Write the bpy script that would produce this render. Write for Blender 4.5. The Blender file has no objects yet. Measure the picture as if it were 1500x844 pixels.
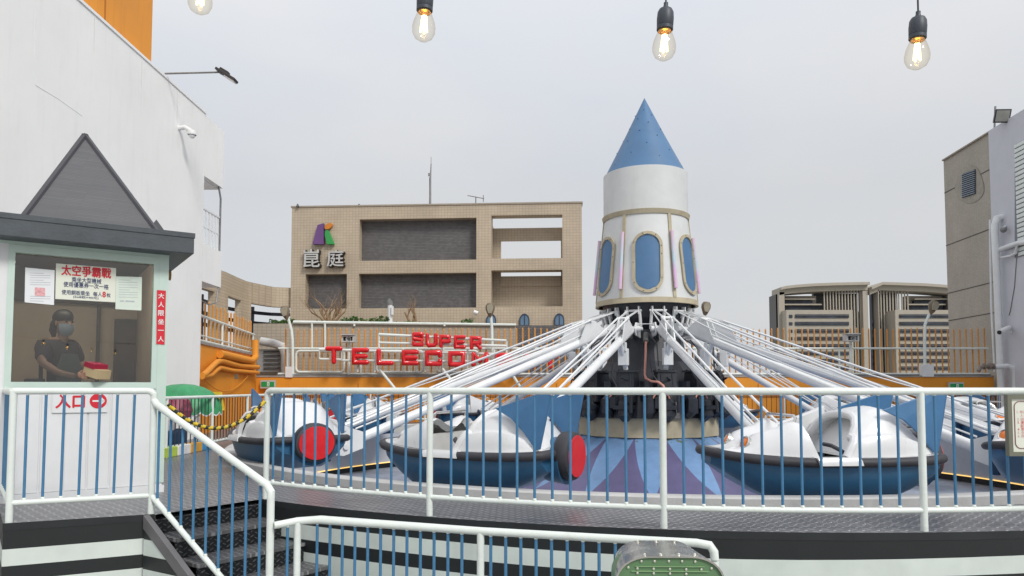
import bpy, math, random
import numpy as np
from mathutils import Vector, Matrix
random.seed(7)
R = math.radians
pi = math.pi
scn = bpy.context.scene
COL = scn.collection

# ------------------------------------------------------------ camera
E = 2.1                      # eye height above the lower ground
F = 1060.0
PITCH = R(3.0)
CY = 568.0 - F * math.tan(PITCH)
cam = bpy.data.cameras.new('camera')
cam.sensor_width = 36.0
cam.lens = 36.0 * F / 1500.0
cam.shift_y = (CY - 422.0) / 1500.0
cam.clip_start = 0.05
cam.clip_end = 2000
camo = bpy.data.objects.new('camera', cam)
camo.location = (0, 0, E)
camo.rotation_euler = (R(90) + PITCH, 0, 0)
COL.objects.link(camo)
scn.camera = camo

# ------------------------------------------------------------ world, sun, exposure
SUN_EL, SUN_AZ = R(42), R(142)     # azimuth measured clockwise from +Y (north)
w = bpy.data.worlds.new('World')
scn.world = w
w.use_nodes = True
nt = w.node_tree
nt.nodes.clear()
out = nt.nodes.new('ShaderNodeOutputWorld')
bg = nt.nodes.new('ShaderNodeBackground')
bg2 = nt.nodes.new('ShaderNodeBackground')
mx = nt.nodes.new('ShaderNodeMixShader')
sky = nt.nodes.new('ShaderNodeTexSky')
sky.sky_type = 'NISHITA'
sky.sun_disc = False
sky.sun_elevation = SUN_EL
sky.sun_rotation = SUN_AZ
sky.air_density = 1.3
sky.dust_density = 3.0
bg.inputs['Strength'].default_value = 0.09
nt.links.new(sky.outputs[0], bg.inputs['Color'])
tc = nt.nodes.new('ShaderNodeTexCoord')
nz = nt.nodes.new('ShaderNodeTexNoise')
nz.inputs['Scale'].default_value = 1.6
nz.inputs['Detail'].default_value = 5
nz.inputs['Roughness'].default_value = 0.5
mp = nt.nodes.new('ShaderNodeMapping')
mp.inputs['Scale'].default_value = (1, 1, 2.6)
nt.links.new(tc.outputs['Generated'], mp.inputs[0])
nt.links.new(mp.outputs[0], nz.inputs['Vector'])
cr = nt.nodes.new('ShaderNodeValToRGB')
cr.color_ramp.elements[0].position = 0.3
cr.color_ramp.elements[0].color = (0.60, 0.635, 0.70, 1)
cr.color_ramp.elements[1].position = 0.7
cr.color_ramp.elements[1].color = (0.70, 0.70, 0.705, 1)
nt.links.new(nz.outputs['Fac'], cr.inputs[0])
# overcast layer brightens gently towards the zenith
sep = nt.nodes.new('ShaderNodeSeparateXYZ')
nt.links.new(tc.outputs['Generated'], sep.inputs[0])
mr = nt.nodes.new('ShaderNodeMapRange')
mr.inputs['From Min'].default_value = 0.25
mr.inputs['From Max'].default_value = 1.0
mr.inputs['To Min'].default_value = 0.74
mr.inputs['To Max'].default_value = 1.35
nt.links.new(sep.outputs['Z'], mr.inputs['Value'])
nt.links.new(cr.outputs[0], bg2.inputs['Color'])
nt.links.new(mr.outputs[0], bg2.inputs['Strength'])
mx.inputs[0].default_value = 0.88
nt.links.new(bg.outputs[0], mx.inputs[1])
nt.links.new(bg2.outputs[0], mx.inputs[2])
nt.links.new(mx.outputs[0], out.inputs[0])
sl = bpy.data.lights.new('sun', 'SUN')
sl.energy = 1.5
sl.angle = R(14)
sl.color = (1, 0.97, 0.92)
so = bpy.data.objects.new('sun', sl)
sd = Vector((math.sin(SUN_AZ) * math.cos(SUN_EL), math.cos(SUN_AZ) * math.cos(SUN_EL), math.sin(SUN_EL)))
so.rotation_euler = sd.to_track_quat('Z', 'Y').to_euler()
so.location = (0, -5, 30)
COL.objects.link(so)
scn.view_settings.view_transform = 'Standard'
scn.view_settings.look = 'None'
scn.view_settings.exposure = 0.48
scn.view_settings.gamma = 1.0
scn.render.film_transparent = False

# ------------------------------------------------------------ helpers
def P(px, py, Y):
    """world point at depth Y seen at a photograph pixel"""
    u, v = (px - 750) / F, (CY - py) / F
    d = Vector((u, math.cos(PITCH) - v * math.sin(PITCH), math.sin(PITCH) + v * math.cos(PITCH)))
    return Vector((0, 0, E)) + d * (Y / d.y)

def ray(px, py):
    u, v = (px - 750) / F, (CY - py) / F
    return Vector((u, math.cos(PITCH) - v * math.sin(PITCH), math.sin(PITCH) + v * math.cos(PITCH)))

def onplane(px, py, p0, n):
    d = ray(px, py)
    o = Vector((0, 0, E))
    return o + d * ((Vector(p0) - o).dot(n) / d.dot(n))

def rel(z):
    return E + z

def lin(c):
    return tuple((x / 255 / 12.92 if x / 255 <= 0.04045 else ((x / 255 + 0.055) / 1.055) ** 2.4) for x in c)

MATS = {}
def mat(name, col, rough=0.6, metal=0.0, var=0.12, vscale=3.0, bump=0.0, bscale=40.0, dirt=0.0, dirtcol=(0.12, 0.10, 0.08), spec=0.5, coat=0.0, streak=False):
    if name in MATS:
        return MATS[name]
    m = bpy.data.materials.new(name)
    m.use_nodes = True
    t = m.node_tree
    b = t.nodes['Principled BSDF']
    L = t.links.new
    b.inputs['Roughness'].default_value = rough
    b.inputs['Metallic'].default_value = metal
    b.inputs['Specular IOR Level'].default_value = spec
    b.inputs['Coat Weight'].default_value = coat
    tcn = t.nodes.new('ShaderNodeTexCoord')
    n = t.nodes.new('ShaderNodeTexNoise')
    n.inputs['Scale'].default_value = vscale
    n.inputs['Detail'].default_value = 6
    n.inputs['Roughness'].default_value = 0.6
    L(tcn.outputs['Object'], n.inputs['Vector'])
    r = t.nodes.new('ShaderNodeMapRange')
    r.inputs['From Min'].default_value = 0.3
    r.inputs['From Max'].default_value = 0.7
    r.inputs['To Min'].default_value = 1 - var
    r.inputs['To Max'].default_value = 1 + var
    L(n.outputs['Fac'], r.inputs['Value'])
    mul = t.nodes.new('ShaderNodeVectorMath')
    mul.operation = 'SCALE'
    mul.inputs[0].default_value = col
    L(r.outputs[0], mul.inputs['Scale'])
    last = mul.outputs[0]
    if dirt > 0:
        n2 = t.nodes.new('ShaderNodeTexNoise')
        n2.inputs['Scale'].default_value = 2.2
        n2.inputs['Detail'].default_value = 8
        n2.inputs['Roughness'].default_value = 0.7
        mpn = t.nodes.new('ShaderNodeMapping')
        mpn.inputs['Scale'].default_value = (3.0, 3.0, 0.35) if streak else (1, 1, 1)
        L(tcn.outputs['Object'], mpn.inputs[0])
        L(mpn.outputs[0], n2.inputs['Vector'])
        r2 = t.nodes.new('ShaderNodeMapRange')
        r2.inputs['From Min'].default_value = 0.52
        r2.inputs['From Max'].default_value = 0.75
        r2.inputs['To Max'].default_value = dirt
        L(n2.outputs['Fac'], r2.inputs['Value'])
        mix = t.nodes.new('ShaderNodeMix')
        mix.data_type = 'RGBA'
        L(r2.outputs[0], mix.inputs[0])
        L(last, mix.inputs[6])
        mix.inputs[7].default_value = (*dirtcol, 1)
        last = mix.outputs[2]
    L(last, b.inputs['Base Color'])
    rr = t.nodes.new('ShaderNodeMapRange')
    rr.inputs['To Min'].default_value = max(0.03, rough - 0.12)
    rr.inputs['To Max'].default_value = min(1, rough + 0.12)
    L(n.outputs['Fac'], rr.inputs['Value'])
    L(rr.outputs[0], b.inputs['Roughness'])
    if bump > 0:
        n3 = t.nodes.new('ShaderNodeTexNoise')
        n3.inputs['Scale'].default_value = bscale
        n3.inputs['Detail'].default_value = 4
        L(tcn.outputs['Object'], n3.inputs['Vector'])
        bp_ = t.nodes.new('ShaderNodeBump')
        bp_.inputs['Strength'].default_value = bump
        bp_.inputs['Distance'].default_value = 0.01
        L(n3.outputs['Fac'], bp_.inputs['Height'])
        L(bp_.outputs[0], b.inputs['Normal'])
    MATS[name] = m
    return m

def tile_mat(name, c1, c2, mortar, bw, bh, axis='x', msize=0.012, bump=0.3, offset=0.0, bias=0.0):
    """small ceramic wall tiles too small to pick apart"""
    m = bpy.data.materials.new(name)
    m.use_nodes = True
    t = m.node_tree
    b = t.nodes['Principled BSDF']
    L = t.links.new
    tcn = t.nodes.new('ShaderNodeTexCoord')
    sp = t.nodes.new('ShaderNodeSeparateXYZ')
    L(tcn.outputs['Object'], sp.inputs[0])
    cb = t.nodes.new('ShaderNodeCombineXYZ')
    L(sp.outputs['X' if axis == 'x' else 'Y'], cb.inputs[0])
    L(sp.outputs['Z'], cb.inputs[1])
    br = t.nodes.new('ShaderNodeTexBrick')
    br.offset = offset
    br.inputs['Scale'].default_value = 1
    br.inputs['Brick Width'].default_value = bw
    br.inputs['Row Height'].default_value = bh
    br.inputs['Mortar Size'].default_value = msize
    br.inputs['Bias'].default_value = bias
    br.inputs['Color1'].default_value = (*c1, 1)
    br.inputs['Color2'].default_value = (*c2, 1)
    br.inputs['Mortar'].default_value = (*mortar, 1)
    L(cb.outputs[0], br.inputs['Vector'])
    n = t.nodes.new('ShaderNodeTexNoise')
    n.inputs['Scale'].default_value = 0.7
    n.inputs['Detail'].default_value = 8
    n.inputs['Roughness'].default_value = 0.65
    L(tcn.outputs['Object'], n.inputs['Vector'])
    r = t.nodes.new('ShaderNodeMapRange')
    r.inputs['From Min'].default_value = 0.3
    r.inputs['From Max'].default_value = 0.7
    r.inputs['To Min'].default_value = 0.85
    r.inputs['To Max'].default_value = 1.12
    L(n.outputs['Fac'], r.inputs['Value'])
    mul = t.nodes.new('ShaderNodeVectorMath')
    mul.operation = 'SCALE'
    L(br.outputs['Color'], mul.inputs[0])
    L(r.outputs[0], mul.inputs['Scale'])
    L(mul.outputs[0], b.inputs['Base Color'])
    b.inputs['Roughness'].default_value = 0.55
    bp_ = t.nodes.new('ShaderNodeBump')
    bp_.inputs['Strength'].default_value = bump
    bp_.inputs['Distance'].default_value = 0.01
    bp_.invert = True
    L(br.outputs['Fac'], bp_.inputs['Height'])
    L(bp_.outputs[0], b.inputs['Normal'])
    MATS[name] = m
    return m

def plate_mat(name, col, dash, freq=9.0, rough=0.35, metal=0.3, planes='xy', bump=0.6, dirt=0.25):
    """steel tread plate: short raised dashes turned alternately"""
    m = bpy.data.materials.new(name)
    m.use_nodes = True
    t = m.node_tree
    b = t.nodes['Principled BSDF']
    L = t.links.new
    def M(op, a, bb=None, c=None):
        n = t.nodes.new('ShaderNodeMath')
        n.operation = op
        for i, x in enumerate((a, bb, c)):
            if x is None:
                continue
            if isinstance(x, (int, float)):
                n.inputs[i].default_value = x
            else:
                L(x, n.inputs[i])
        return n.outputs[0]
    tcn = t.nodes.new('ShaderNodeTexCoord')
    sp = t.nodes.new('ShaderNodeSeparateXYZ')
    L(tcn.outputs['Object'], sp.inputs[0])
    a = sp.outputs['X']
    c = sp.outputs['Y'] if planes == 'xy' else sp.outputs['Z']
    s = M('ADD', M('MULTIPLY', a, freq * 0.7071), M('MULTIPLY', c, freq * 0.7071))
    d = M('SUBTRACT', M('MULTIPLY', a, freq * 0.7071), M('MULTIPLY', c, freq * 0.7071))
    p = M('SUBTRACT', M('FLOORED_MODULO', s, 1.0), 0.5)
    q = M('SUBTRACT', M('FLOORED_MODULO', d, 1.0), 0.5)
    par = M('FLOORED_MODULO', M('ADD', M('FLOOR', s), M('FLOOR', d)), 2.0)
    def lz(p, q):
        return M('SUBTRACT', 1.0, M('ADD', M('POWER', M('ABSOLUTE', M('DIVIDE', p, 0.46)), 2.0), M('POWER', M('ABSOLUTE', M('DIVIDE', q, 0.13)), 2.0)))
    h1, h2 = lz(p, q), lz(q, p)
    h = M('ADD', M('MULTIPLY', h1, M('SUBTRACT', 1.0, par)), M('MULTIPLY', h2, par))
    h = M('MINIMUM', M('MAXIMUM', M('MULTIPLY', h, 2.0), 0.0), 1.0)
    n = t.nodes.new('ShaderNodeTexNoise')
    n.inputs['Scale'].default_value = 1.3
    n.inputs['Detail'].default_value = 8
    n.inputs['Roughness'].default_value = 0.7
    L(tcn.outputs['Object'], n.inputs['Vector'])
    mix = t.nodes.new('ShaderNodeMix')
    mix.data_type = 'RGBA'
    L(h, mix.inputs[0])
    mix.inputs[6].default_value = (*col, 1)
    mix.inputs[7].default_value = (*dash, 1)
    r = t.nodes.new('ShaderNodeMapRange')
    r.inputs['From Min'].default_value = 0.3
    r.inputs['From Max'].default_value = 0.7
    r.inputs['To Min'].default_value = 1 - dirt
    r.inputs['To Max'].default_value = 1 + dirt
    L(n.outputs['Fac'], r.inputs['Value'])
    mul = t.nodes.new('ShaderNodeVectorMath')
    mul.operation = 'SCALE'
    L(mix.outputs[2], mul.inputs[0])
    L(r.outputs[0], mul.inputs['Scale'])
    L(mul.outputs[0], b.inputs['Base Color'])
    r2 = t.nodes.new('ShaderNodeMapRange')
    r2.inputs['To Min'].default_value = rough - 0.12
    r2.inputs['To Max'].default_value = rough + 0.2
    L(n.outputs['Fac'], r2.inputs['Value'])
    L(r2.outputs[0], b.inputs['Roughness'])
    b.inputs['Metallic'].default_value = metal
    bp_ = t.nodes.new('ShaderNodeBump')
    bp_.inputs['Strength'].default_value = bump
    bp_.inputs['Distance'].default_value = 0.004
    L(h, bp_.inputs['Height'])
    L(bp_.outputs[0], b.inputs['Normal'])
    MATS[name] = m
    return m

def emit_mat(name, col, strength):
    m = bpy.data.materials.new(name)
    m.use_nodes = True
    b = m.node_tree.nodes['Principled BSDF']
    b.inputs['Base Color'].default_value = (*col, 1)
    b.inputs['Emission Color'].default_value = (*col, 1)
    b.inputs['Emission Strength'].default_value = strength
    MATS[name] = m
    return m

BASE = {}
class MB:
    def __init__(s):
        s.v, s.f, s.m = [], [], []
    def add(s, vs, fs, mi=0):
        o = len(s.v)
        s.v += [tuple(p) for p in vs]
        s.f += [tuple(i + o for i in f) for f in fs]
        s.m += [mi] * len(fs)
        return s
    def box(s, c, sz, rz=0.0, M=None, mi=0):
        hx, hy, hz = sz[0] / 2, sz[1] / 2, sz[2] / 2
        p = [Vector((x, y, z)) for z in (-hz, hz) for x, y in ((-hx, -hy), (hx, -hy), (hx, hy), (-hx, hy))]
        if rz:
            Rz = Matrix.Rotation(rz, 3, 'Z')
            p = [Rz @ q for q in p]
        if M is not None:
            p = [M @ q for q in p]
        p = [q + Vector(c) for q in p]
        return s.add(p, [(3, 2, 1, 0), (4, 5, 6, 7), (0, 1, 5, 4), (1, 2, 6, 5), (2, 3, 7, 6), (3, 0, 4, 7)], mi)
    def box2(s, a, b, mi=0):
        a, b = Vector(a), Vector(b)
        return s.box((a + b) / 2, [abs(x) for x in (b - a)], mi=mi)
    def bar(s, a, b, w_, h_, mi=0, up=Vector((0, 0, 1))):
        a, b = Vector(a), Vector(b)
        d = (b - a)
        l = d.length
        d.normalize()
        if abs(d.dot(up)) > 0.98:
            up = Vector((0, 1, 0))
        y = up.cross(d).normalized()
        z = d.cross(y)
        M = Matrix((d, y, z)).transposed()
        return s.box((a + b) / 2, (l, w_, h_), M=M, mi=mi)
    def tube(s, pts, r, n=10, closed=False, cap=True, mi=0):
        pts = [Vector(p) for p in pts]
        rs = r if isinstance(r, (list, tuple)) else [r] * len(pts)
        N = len(pts)
        rings = []
        prev = None
        for i, p in enumerate(pts):
            if closed:
                t_ = (pts[(i + 1) % N] - pts[i - 1])
            else:
                t_ = pts[min(i + 1, N - 1)] - pts[max(i - 1, 0)]
            t_.normalize()
            if prev is None:
                up = Vector((0, 0, 1)) if abs(t_.z) < 0.9 else Vector((1, 0, 0))
                a = up.cross(t_).normalized()
            else:
                a = (prev - t_ * prev.dot(t_)).normalized()
            prev = a
            b_ = t_.cross(a)
            k = 1.0
            if 0 < i < N - 1 or closed:
                d1 = (pts[i] - pts[i - 1]).normalized()
                k = 1 / max(0.6, abs(d1.dot(t_)))
            rings.append([p + (a * math.cos(2 * pi * j / n) + b_ * math.sin(2 * pi * j / n)) * rs[i] * (k if k < 1.3 else 1.3) for j in range(n)])
        vs = [q for rg in rings for q in rg]
        fs = []
        for i in range(N if closed else N - 1):
            i2 = (i + 1) % N
            for j in range(n):
                j2 = (j + 1) % n
                fs.append((i * n + j, i * n + j2, i2 * n + j2, i2 * n + j))
        if cap and not closed:
            fs.append(tuple(reversed(range(n))))
            fs.append(tuple((N - 1) * n + j for j in range(n)))
        return s.add(vs, fs, mi)
    def lathe(s, prof, n=32, c=(0, 0, 0), M=None, mi=0, a0=0.0, a1=2 * pi, cap=True):
        """prof: (r, z) pairs bottom to top round the z axis"""
        full = abs(a1 - a0 - 2 * pi) < 1e-6
        k = n if full else n + 1
        vs = []
        for r_, z_ in prof:
            for j in range(k):
                a = a0 + (a1 - a0) * j / n
                vs.append(Vector((r_ * math.cos(a), r_ * math.sin(a), z_)))
        if M is not None:
            vs = [M @ q for q in vs]
        vs = [q + Vector(c) for q in vs]
        fs = []
        for i in range(len(prof) - 1):
            for j in range(n):
                j2 = (j + 1) % k
                fs.append((i * k + j, i * k + j2, (i + 1) * k + j2, (i + 1) * k + j))
        if cap and full:
            if prof[0][0] > 1e-4:
                fs.append(tuple(reversed(range(k))))
            if prof[-1][0] > 1e-4:
                fs.append(tuple((len(prof) - 1) * k + j for j in range(k)))
        return s.add(vs, fs, mi)
    def sphere(s, c, r, n=12, mi=0, sc=(1, 1, 1), M=None):
        prof = [(math.cos(t_) * 1.0, math.sin(t_)) for t_ in [(-pi / 2 + 0.0001) + (pi - 0.0002) * i / (n // 2 + 1) for i in range(n // 2 + 2)]]
        MM = Matrix.Diagonal(Vector(sc) * r)
        if M is not None:
            MM = M @ MM
        return s.lathe(prof, n, c, M=MM, mi=mi, cap=False)
    def prism(s, poly, off, mi=0):
        """poly: 3D points; off: extrusion vector"""
        n = len(poly)
        off = Vector(off)
        poly = [Vector(p) for p in poly]
        vs = poly + [p + off for p in poly]
        fs = [tuple(reversed(range(n))), tuple(range(n, 2 * n))]
        for i in range(n):
            j = (i + 1) % n
            fs.append((i, j, n + j, n + i))
        return s.add(vs, fs, mi)
    def slab(s, xs, zs, holes, fn, t0, t1, mi=0):
        """wall with rectangular holes; fn(x, depth, z) -> point"""
        xs, zs = sorted(set(xs)), sorted(set(zs))
        def solid(i, j):
            if i < 0 or j < 0 or i >= len(xs) - 1 or j >= len(zs) - 1:
                return False
            cx, cz = (xs[i] + xs[i + 1]) / 2, (zs[j] + zs[j + 1]) / 2
            return not any(h[0] < cx < h[1] and h[2] < cz < h[3] for h in holes)
        for i in range(len(xs) - 1):
            for j in range(len(zs) - 1):
                if not solid(i, j):
                    continue
                a, b_, c, d = xs[i], xs[i + 1], zs[j], zs[j + 1]
                q = [fn(a, t0, c), fn(b_, t0, c), fn(b_, t0, d), fn(a, t0, d), fn(a, t1, c), fn(b_, t1, c), fn(b_, t1, d), fn(a, t1, d)]
                fs = [(0, 1, 2, 3), (5, 4, 7, 6)]
                if not solid(i - 1, j): fs.append((4, 0, 3, 7))
                if not solid(i + 1, j): fs.append((1, 5, 6, 2))
                if not solid(i, j - 1): fs.append((4, 5, 1, 0))
                if not solid(i, j + 1): fs.append((3, 2, 6, 7))
                s.add(q, fs, mi)
        return s
    def mesh(s, name, base, smooth, ms, angle=35):
        me = bpy.data.meshes.new(name)
        bx, by, bz = base
        me.from_pydata([(p[0] - bx, p[1] - by, p[2] - bz) for p in s.v], [], s.f)
        for m in ms:
            me.materials.append(m)
        if len(ms) > 1:
            me.polygons.foreach_set('material_index', s.m)
        if smooth:
            me.polygons.foreach_set('use_smooth', [True] * len(me.polygons))
            me.set_sharp_from_angle(angle=R(angle))
        me.update()
        return me
    def build(s, name, m, parent=None, smooth=False, label=None, bevel=0.0, base=None, kind=None, angle=35):
        ms = m if isinstance(m, (list, tuple)) else [m]
        b = BASE.get(parent.name, (0, 0, 0)) if parent is not None else (base or (0, 0, 0))
        me = s.mesh(name, b, smooth, ms, angle)
        o = bpy.data.objects.new(name, me)
        COL.objects.link(o)
        if parent is not None:
            o.parent = parent
        else:
            o.location = b
        BASE[o.name] = tuple(b)
        if bevel:
            bv = o.modifiers.new('bevel', 'BEVEL')
            bv.width = bevel
            bv.segments = 2
            bv.limit_method = 'ANGLE'
        if label: o['label'] = label
        if kind: o['kind'] = kind
        return o

def thing(name, label, cat, base=(0, 0, 0), group=None, rz=0.0):
    o = bpy.data.objects.new(name, None)
    o.empty_display_size = 0.2
    COL.objects.link(o)
    o.location = base
    o.rotation_euler = (0, 0, rz)
    o['label'] = label
    o['category'] = cat
    if group: o['group'] = group
    BASE[o.name] = tuple(base)
    return o

def tag(o, label, cat, group=None):
    o['label'] = label
    o['category'] = cat
    if group: o['group'] = group
    return o

def inst(name, me, parent, loc, rot=(0, 0, 0), sc=(1, 1, 1)):
    """a piece sharing mesh data; loc in world coordinates"""
    o = bpy.data.objects.new(name, me)
    COL.objects.link(o)
    b = Vector(BASE.get(parent.name, (0, 0, 0)))
    o.parent = parent
    o.location = Vector(loc) - b
    o.rotation_euler = rot
    o.scale = sc
    BASE[o.name] = tuple(loc)
    return o

def copy_tree(o, parent=None):
    c = o.copy()
    COL.objects.link(c)
    c.parent = parent
    for ch in list(o.children):
        copy_tree(ch, c)
    return c

def text_mb(s, size, depth=0.0):
    """flat or extruded lettering as vertices in a local x/y plane, centred"""
    cu = bpy.data.curves.new('lettering', 'FONT')
    cu.body = s
    cu.size = size
    cu.extrude = depth
    cu.align_x = 'CENTER'
    cu.align_y = 'CENTER'
    cu.resolution_u = 3
    o = bpy.data.objects.new('lettering', cu)
    COL.objects.link(o)
    dg = bpy.context.evaluated_depsgraph_get()
    ev = o.evaluated_get(dg)
    me = ev.to_mesh()
    vs = [tuple(v.co) for v in me.vertices]
    fs = [tuple(p.vertices) for p in me.polygons]
    ev.to_mesh_clear()
    bpy.data.objects.remove(o)
    bpy.data.curves.remove(cu)
    return vs, fs

def put_text(s, size, c, right, up, m, parent, depth=0.0, name='lettering', width=None, bold=0.0, height=None):
    vs, fs = text_mb(s, size, depth)
    right, up = Vector(right).normalized(), Vector(up).normalized()
    n = right.cross(up)
    xs = [v[0] for v in vs] or [0]
    ys = [v[1] for v in vs] or [0]
    cx, cy = (min(xs) + max(xs)) / 2, (min(ys) + max(ys)) / 2
    k = 1.0 if width is None else width / (max(xs) - min(xs))
    ky = k if height is None else height / (max(ys) - min(ys))
    mb = MB()
    offs = [(0, 0)] if not bold else [(-bold, 0), (bold, 0), (0, bold), (0, -bold)]
    for i, (bx, by) in enumerate(offs):
        pts = [Vector(c) + right * ((v[0] - cx) * k + bx) + up * ((v[1] - cy) * ky + by) + n * (v[2] + 0.0004 * i) for v in vs]
        mb.add(pts, fs)
    return mb.build(name, m, parent)

def arc(c, r, a0, a1, n, z):
    return [Vector((c[0] + r * math.cos(a0 + (a1 - a0) * i / n), c[1] + r * math.sin(a0 + (a1 - a0) * i / n), z)) for i in range(n + 1)]

def interp(x, tab):
    if x >= tab[0][0]: return tab[0][1]
    for (x0, y0), (x1, y1) in zip(tab, tab[1:]):
        if x1 <= x <= x0:
            return y0 + (y1 - y0) * (x0 - x) / (x0 - x1)
    return tab[-1][1]
def plen(pts):
    L = [0]
    for i in range(1, len(pts)):
        L.append(L[-1] + (pts[i] - pts[i - 1]).length)
    return L
def at_len(pts, L, s):
    for i in range(1, len(pts)):
        if s <= L[i] + 1e-9:
            t_ = (s - L[i - 1]) / max(1e-9, L[i] - L[i - 1])
            return pts[i - 1].lerp(pts[i], t_)
    return pts[-1].copy()

# ------------------------------------------------------------ materials
WHITE = mat('rail_white_paint', (0.70, 0.75, 0.71), 0.38, var=0.05, bump=0.3, bscale=26, dirt=0.45, dirtcol=(0.46, 0.47, 0.38))
BLUEBAR = mat('bar_blue_paint', (0.055, 0.185, 0.34), 0.4, var=0.12, vscale=8, bump=0.15)
FINBLUE = mat('fin_blue_paint', (0.052, 0.16, 0.32), 0.42, var=0.1, vscale=5, bump=0.06)
HULL = mat('hull_blue_gelcoat', (0.028, 0.115, 0.225), 0.42, var=0.12, vscale=2.5, bump=0.04, bscale=12, dirt=0.25, dirtcol=(0.05, 0.15, 0.25), coat=0.12)
SHELL = mat('shell_white_gelcoat', (0.68, 0.685, 0.69), 0.3, var=0.04, bump=0.03, bscale=10, dirt=0.25, dirtcol=(0.5, 0.48, 0.44), coat=0.4, streak=True)
RUBBER = mat('black_rubber', (0.035, 0.035, 0.042), 0.6, var=0.25, bump=0.15)
RED = mat('red_paint', (0.62, 0.012, 0.018), 0.45, var=0.08, vscale=9, dirt=0.15, dirtcol=(0.7, 0.2, 0.2))
ARMW = mat('arm_white_paint', (0.73, 0.745, 0.75), 0.35, var=0.06, bump=0.1, dirt=0.3, dirtcol=(0.42, 0.42, 0.43), streak=False)
BLACKM = mat('black_machine_paint', (0.018, 0.022, 0.03), 0.4, var=0.35, bump=0.15, dirt=0.3, dirtcol=(0.06, 0.065, 0.075))
TRIM = mat('tan_trim_board', (0.44, 0.385, 0.27), 0.7, var=0.15, bump=0.2, dirt=0.5, dirtcol=(0.18, 0.15, 0.1))
CONEB = mat('cone_blue_paint', (0.07, 0.165, 0.31), 0.5, var=0.10, vscale=2.5, bump=0.1, bscale=8, dirt=0.35, dirtcol=(0.11, 0.21, 0.33))
TOWERW = mat('tower_white_sheet', (0.61, 0.625, 0.62), 0.5, var=0.05, bump=0.05, dirt=0.22, dirtcol=(0.45, 0.43, 0.38), streak=True)
STEEL = mat('stainless_steel', (0.62, 0.62, 0.60), 0.22, 1.0, var=0.1, bump=0.1, bscale=8)
CHROME = mat('chrome_handle', (0.7, 0.68, 0.66), 0.15, 1.0, var=0.05)
ORANGEL = mat('orange_lens', (0.75, 0.19, 0.02), 0.25, var=0.1)
COPPER = mat('copper_hose', (0.60, 0.28, 0.22), 0.45, var=0.12)
ORANGE = mat('orange_wall_paint', (0.74, 0.285, 0.022), 0.6, var=0.07, vscale=0.9, bump=0.15, bscale=15, dirt=0.35, dirtcol=(0.45, 0.17, 0.03), streak=True)
ORBAR = mat('orange_bar_paint', (0.60, 0.27, 0.06), 0.6, var=0.15)
WALLW = mat('white_render_wall', (0.82, 0.82, 0.805), 0.8, var=0.035, vscale=0.7, bump=0.5, bscale=3.0, dirt=0.18, dirtcol=(0.50, 0.51, 0.49), streak=True)
LILAC = mat('pale_lilac_render_wall', (0.58, 0.585, 0.63), 0.8, var=0.03, bump=0.2, dirt=0.15, dirtcol=(0.45, 0.45, 0.5), streak=True)
CONC = mat('concrete', (0.32, 0.32, 0.31), 0.85, var=0.15, bump=0.3, dirt=0.4, dirtcol=(0.15, 0.14, 0.13))
KERB = mat('kerb_grey_paint', (0.50, 0.50, 0.49), 0.6, var=0.1, bump=0.2, dirt=0.5, dirtcol=(0.3, 0.3, 0.29))
PITW = mat('pit_wall_grey', (0.48, 0.50, 0.54), 0.5, var=0.06, bump=0.05, dirt=0.2, dirtcol=(0.36, 0.37, 0.4))
DARKC = mat('dark_charcoal_paint', (0.035, 0.038, 0.042), 0.45, var=0.15, dirt=0.2, dirtcol=(0.07, 0.07, 0.075))
ROOFD = mat('dark_roof_sheet', (0.055, 0.066, 0.076), 0.5, var=0.2, vscale=6, bump=0.2)
FRAMEG = mat('booth_pale_green_frame', (0.52, 0.64, 0.58), 0.45, var=0.04, dirt=0.1)
BOOTHW = mat('booth_white_panel', (0.70, 0.71, 0.72), 0.4, var=0.04, dirt=0.15, dirtcol=(0.5, 0.5, 0.5), streak=True)
BEIGE = mat('interior_beige', (0.62, 0.50, 0.39), 0.8, var=0.05)
INTD = mat('interior_dark_wood', (0.06, 0.045, 0.04), 0.6, var=0.3)
TAN = tile_mat('tan_wall_tile', (0.50, 0.415, 0.305), (0.465, 0.385, 0.28), (0.39, 0.32, 0.24), 0.12, 0.105, 'x', 0.012)
TANY = tile_mat('tan_wall_tile_side', (0.48, 0.40, 0.30), (0.44, 0.36, 0.27), (0.33, 0.27, 0.205), 0.12, 0.105, 'y', 0.012)
DTILE = tile_mat('dark_grey_wall_tile', (0.10, 0.095, 0.097), (0.155, 0.15, 0.15), (0.06, 0.058, 0.06), 0.1, 0.06, 'x', 0.008, offset=0.5)
PLANTT = tile_mat('planter_wall_tile', (0.42, 0.37, 0.30), (0.395, 0.345, 0.28), (0.32, 0.28, 0.225), 0.16, 0.11, 'x', 0.012)
GTILE = tile_mat('brown_grey_wall_tile', (0.41, 0.365, 0.30), (0.36, 0.32, 0.265), (0.30, 0.27, 0.225), 0.10, 0.05, 'y', 0.006, bump=0.15)
DECK = plate_mat('deck_tread_plate', (0.14, 0.14, 0.15), (0.42, 0.42, 0.44), 13.0, 0.32, 0.25, bump=0.9)
RISER = plate_mat('riser_tread_plate', (0.014, 0.015, 0.017), (0.085, 0.09, 0.095), 30.0, 0.32, 0.2, 'xz')
TREAD = plate_mat('tread_plate_worn', (0.12, 0.12, 0.125), (0.30, 0.30, 0.31), 15.0, 0.36, 0.3)
FARC = mat('far_concrete', (0.37, 0.335, 0.275), 0.8, var=0.06, dirt=0.2, dirtcol=(0.26, 0.25, 0.22))  # tone lightened a little to stand in for distance haze
FARD = mat('far_grey_tile', (0.13, 0.125, 0.12), 0.8, var=0.1)
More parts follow.
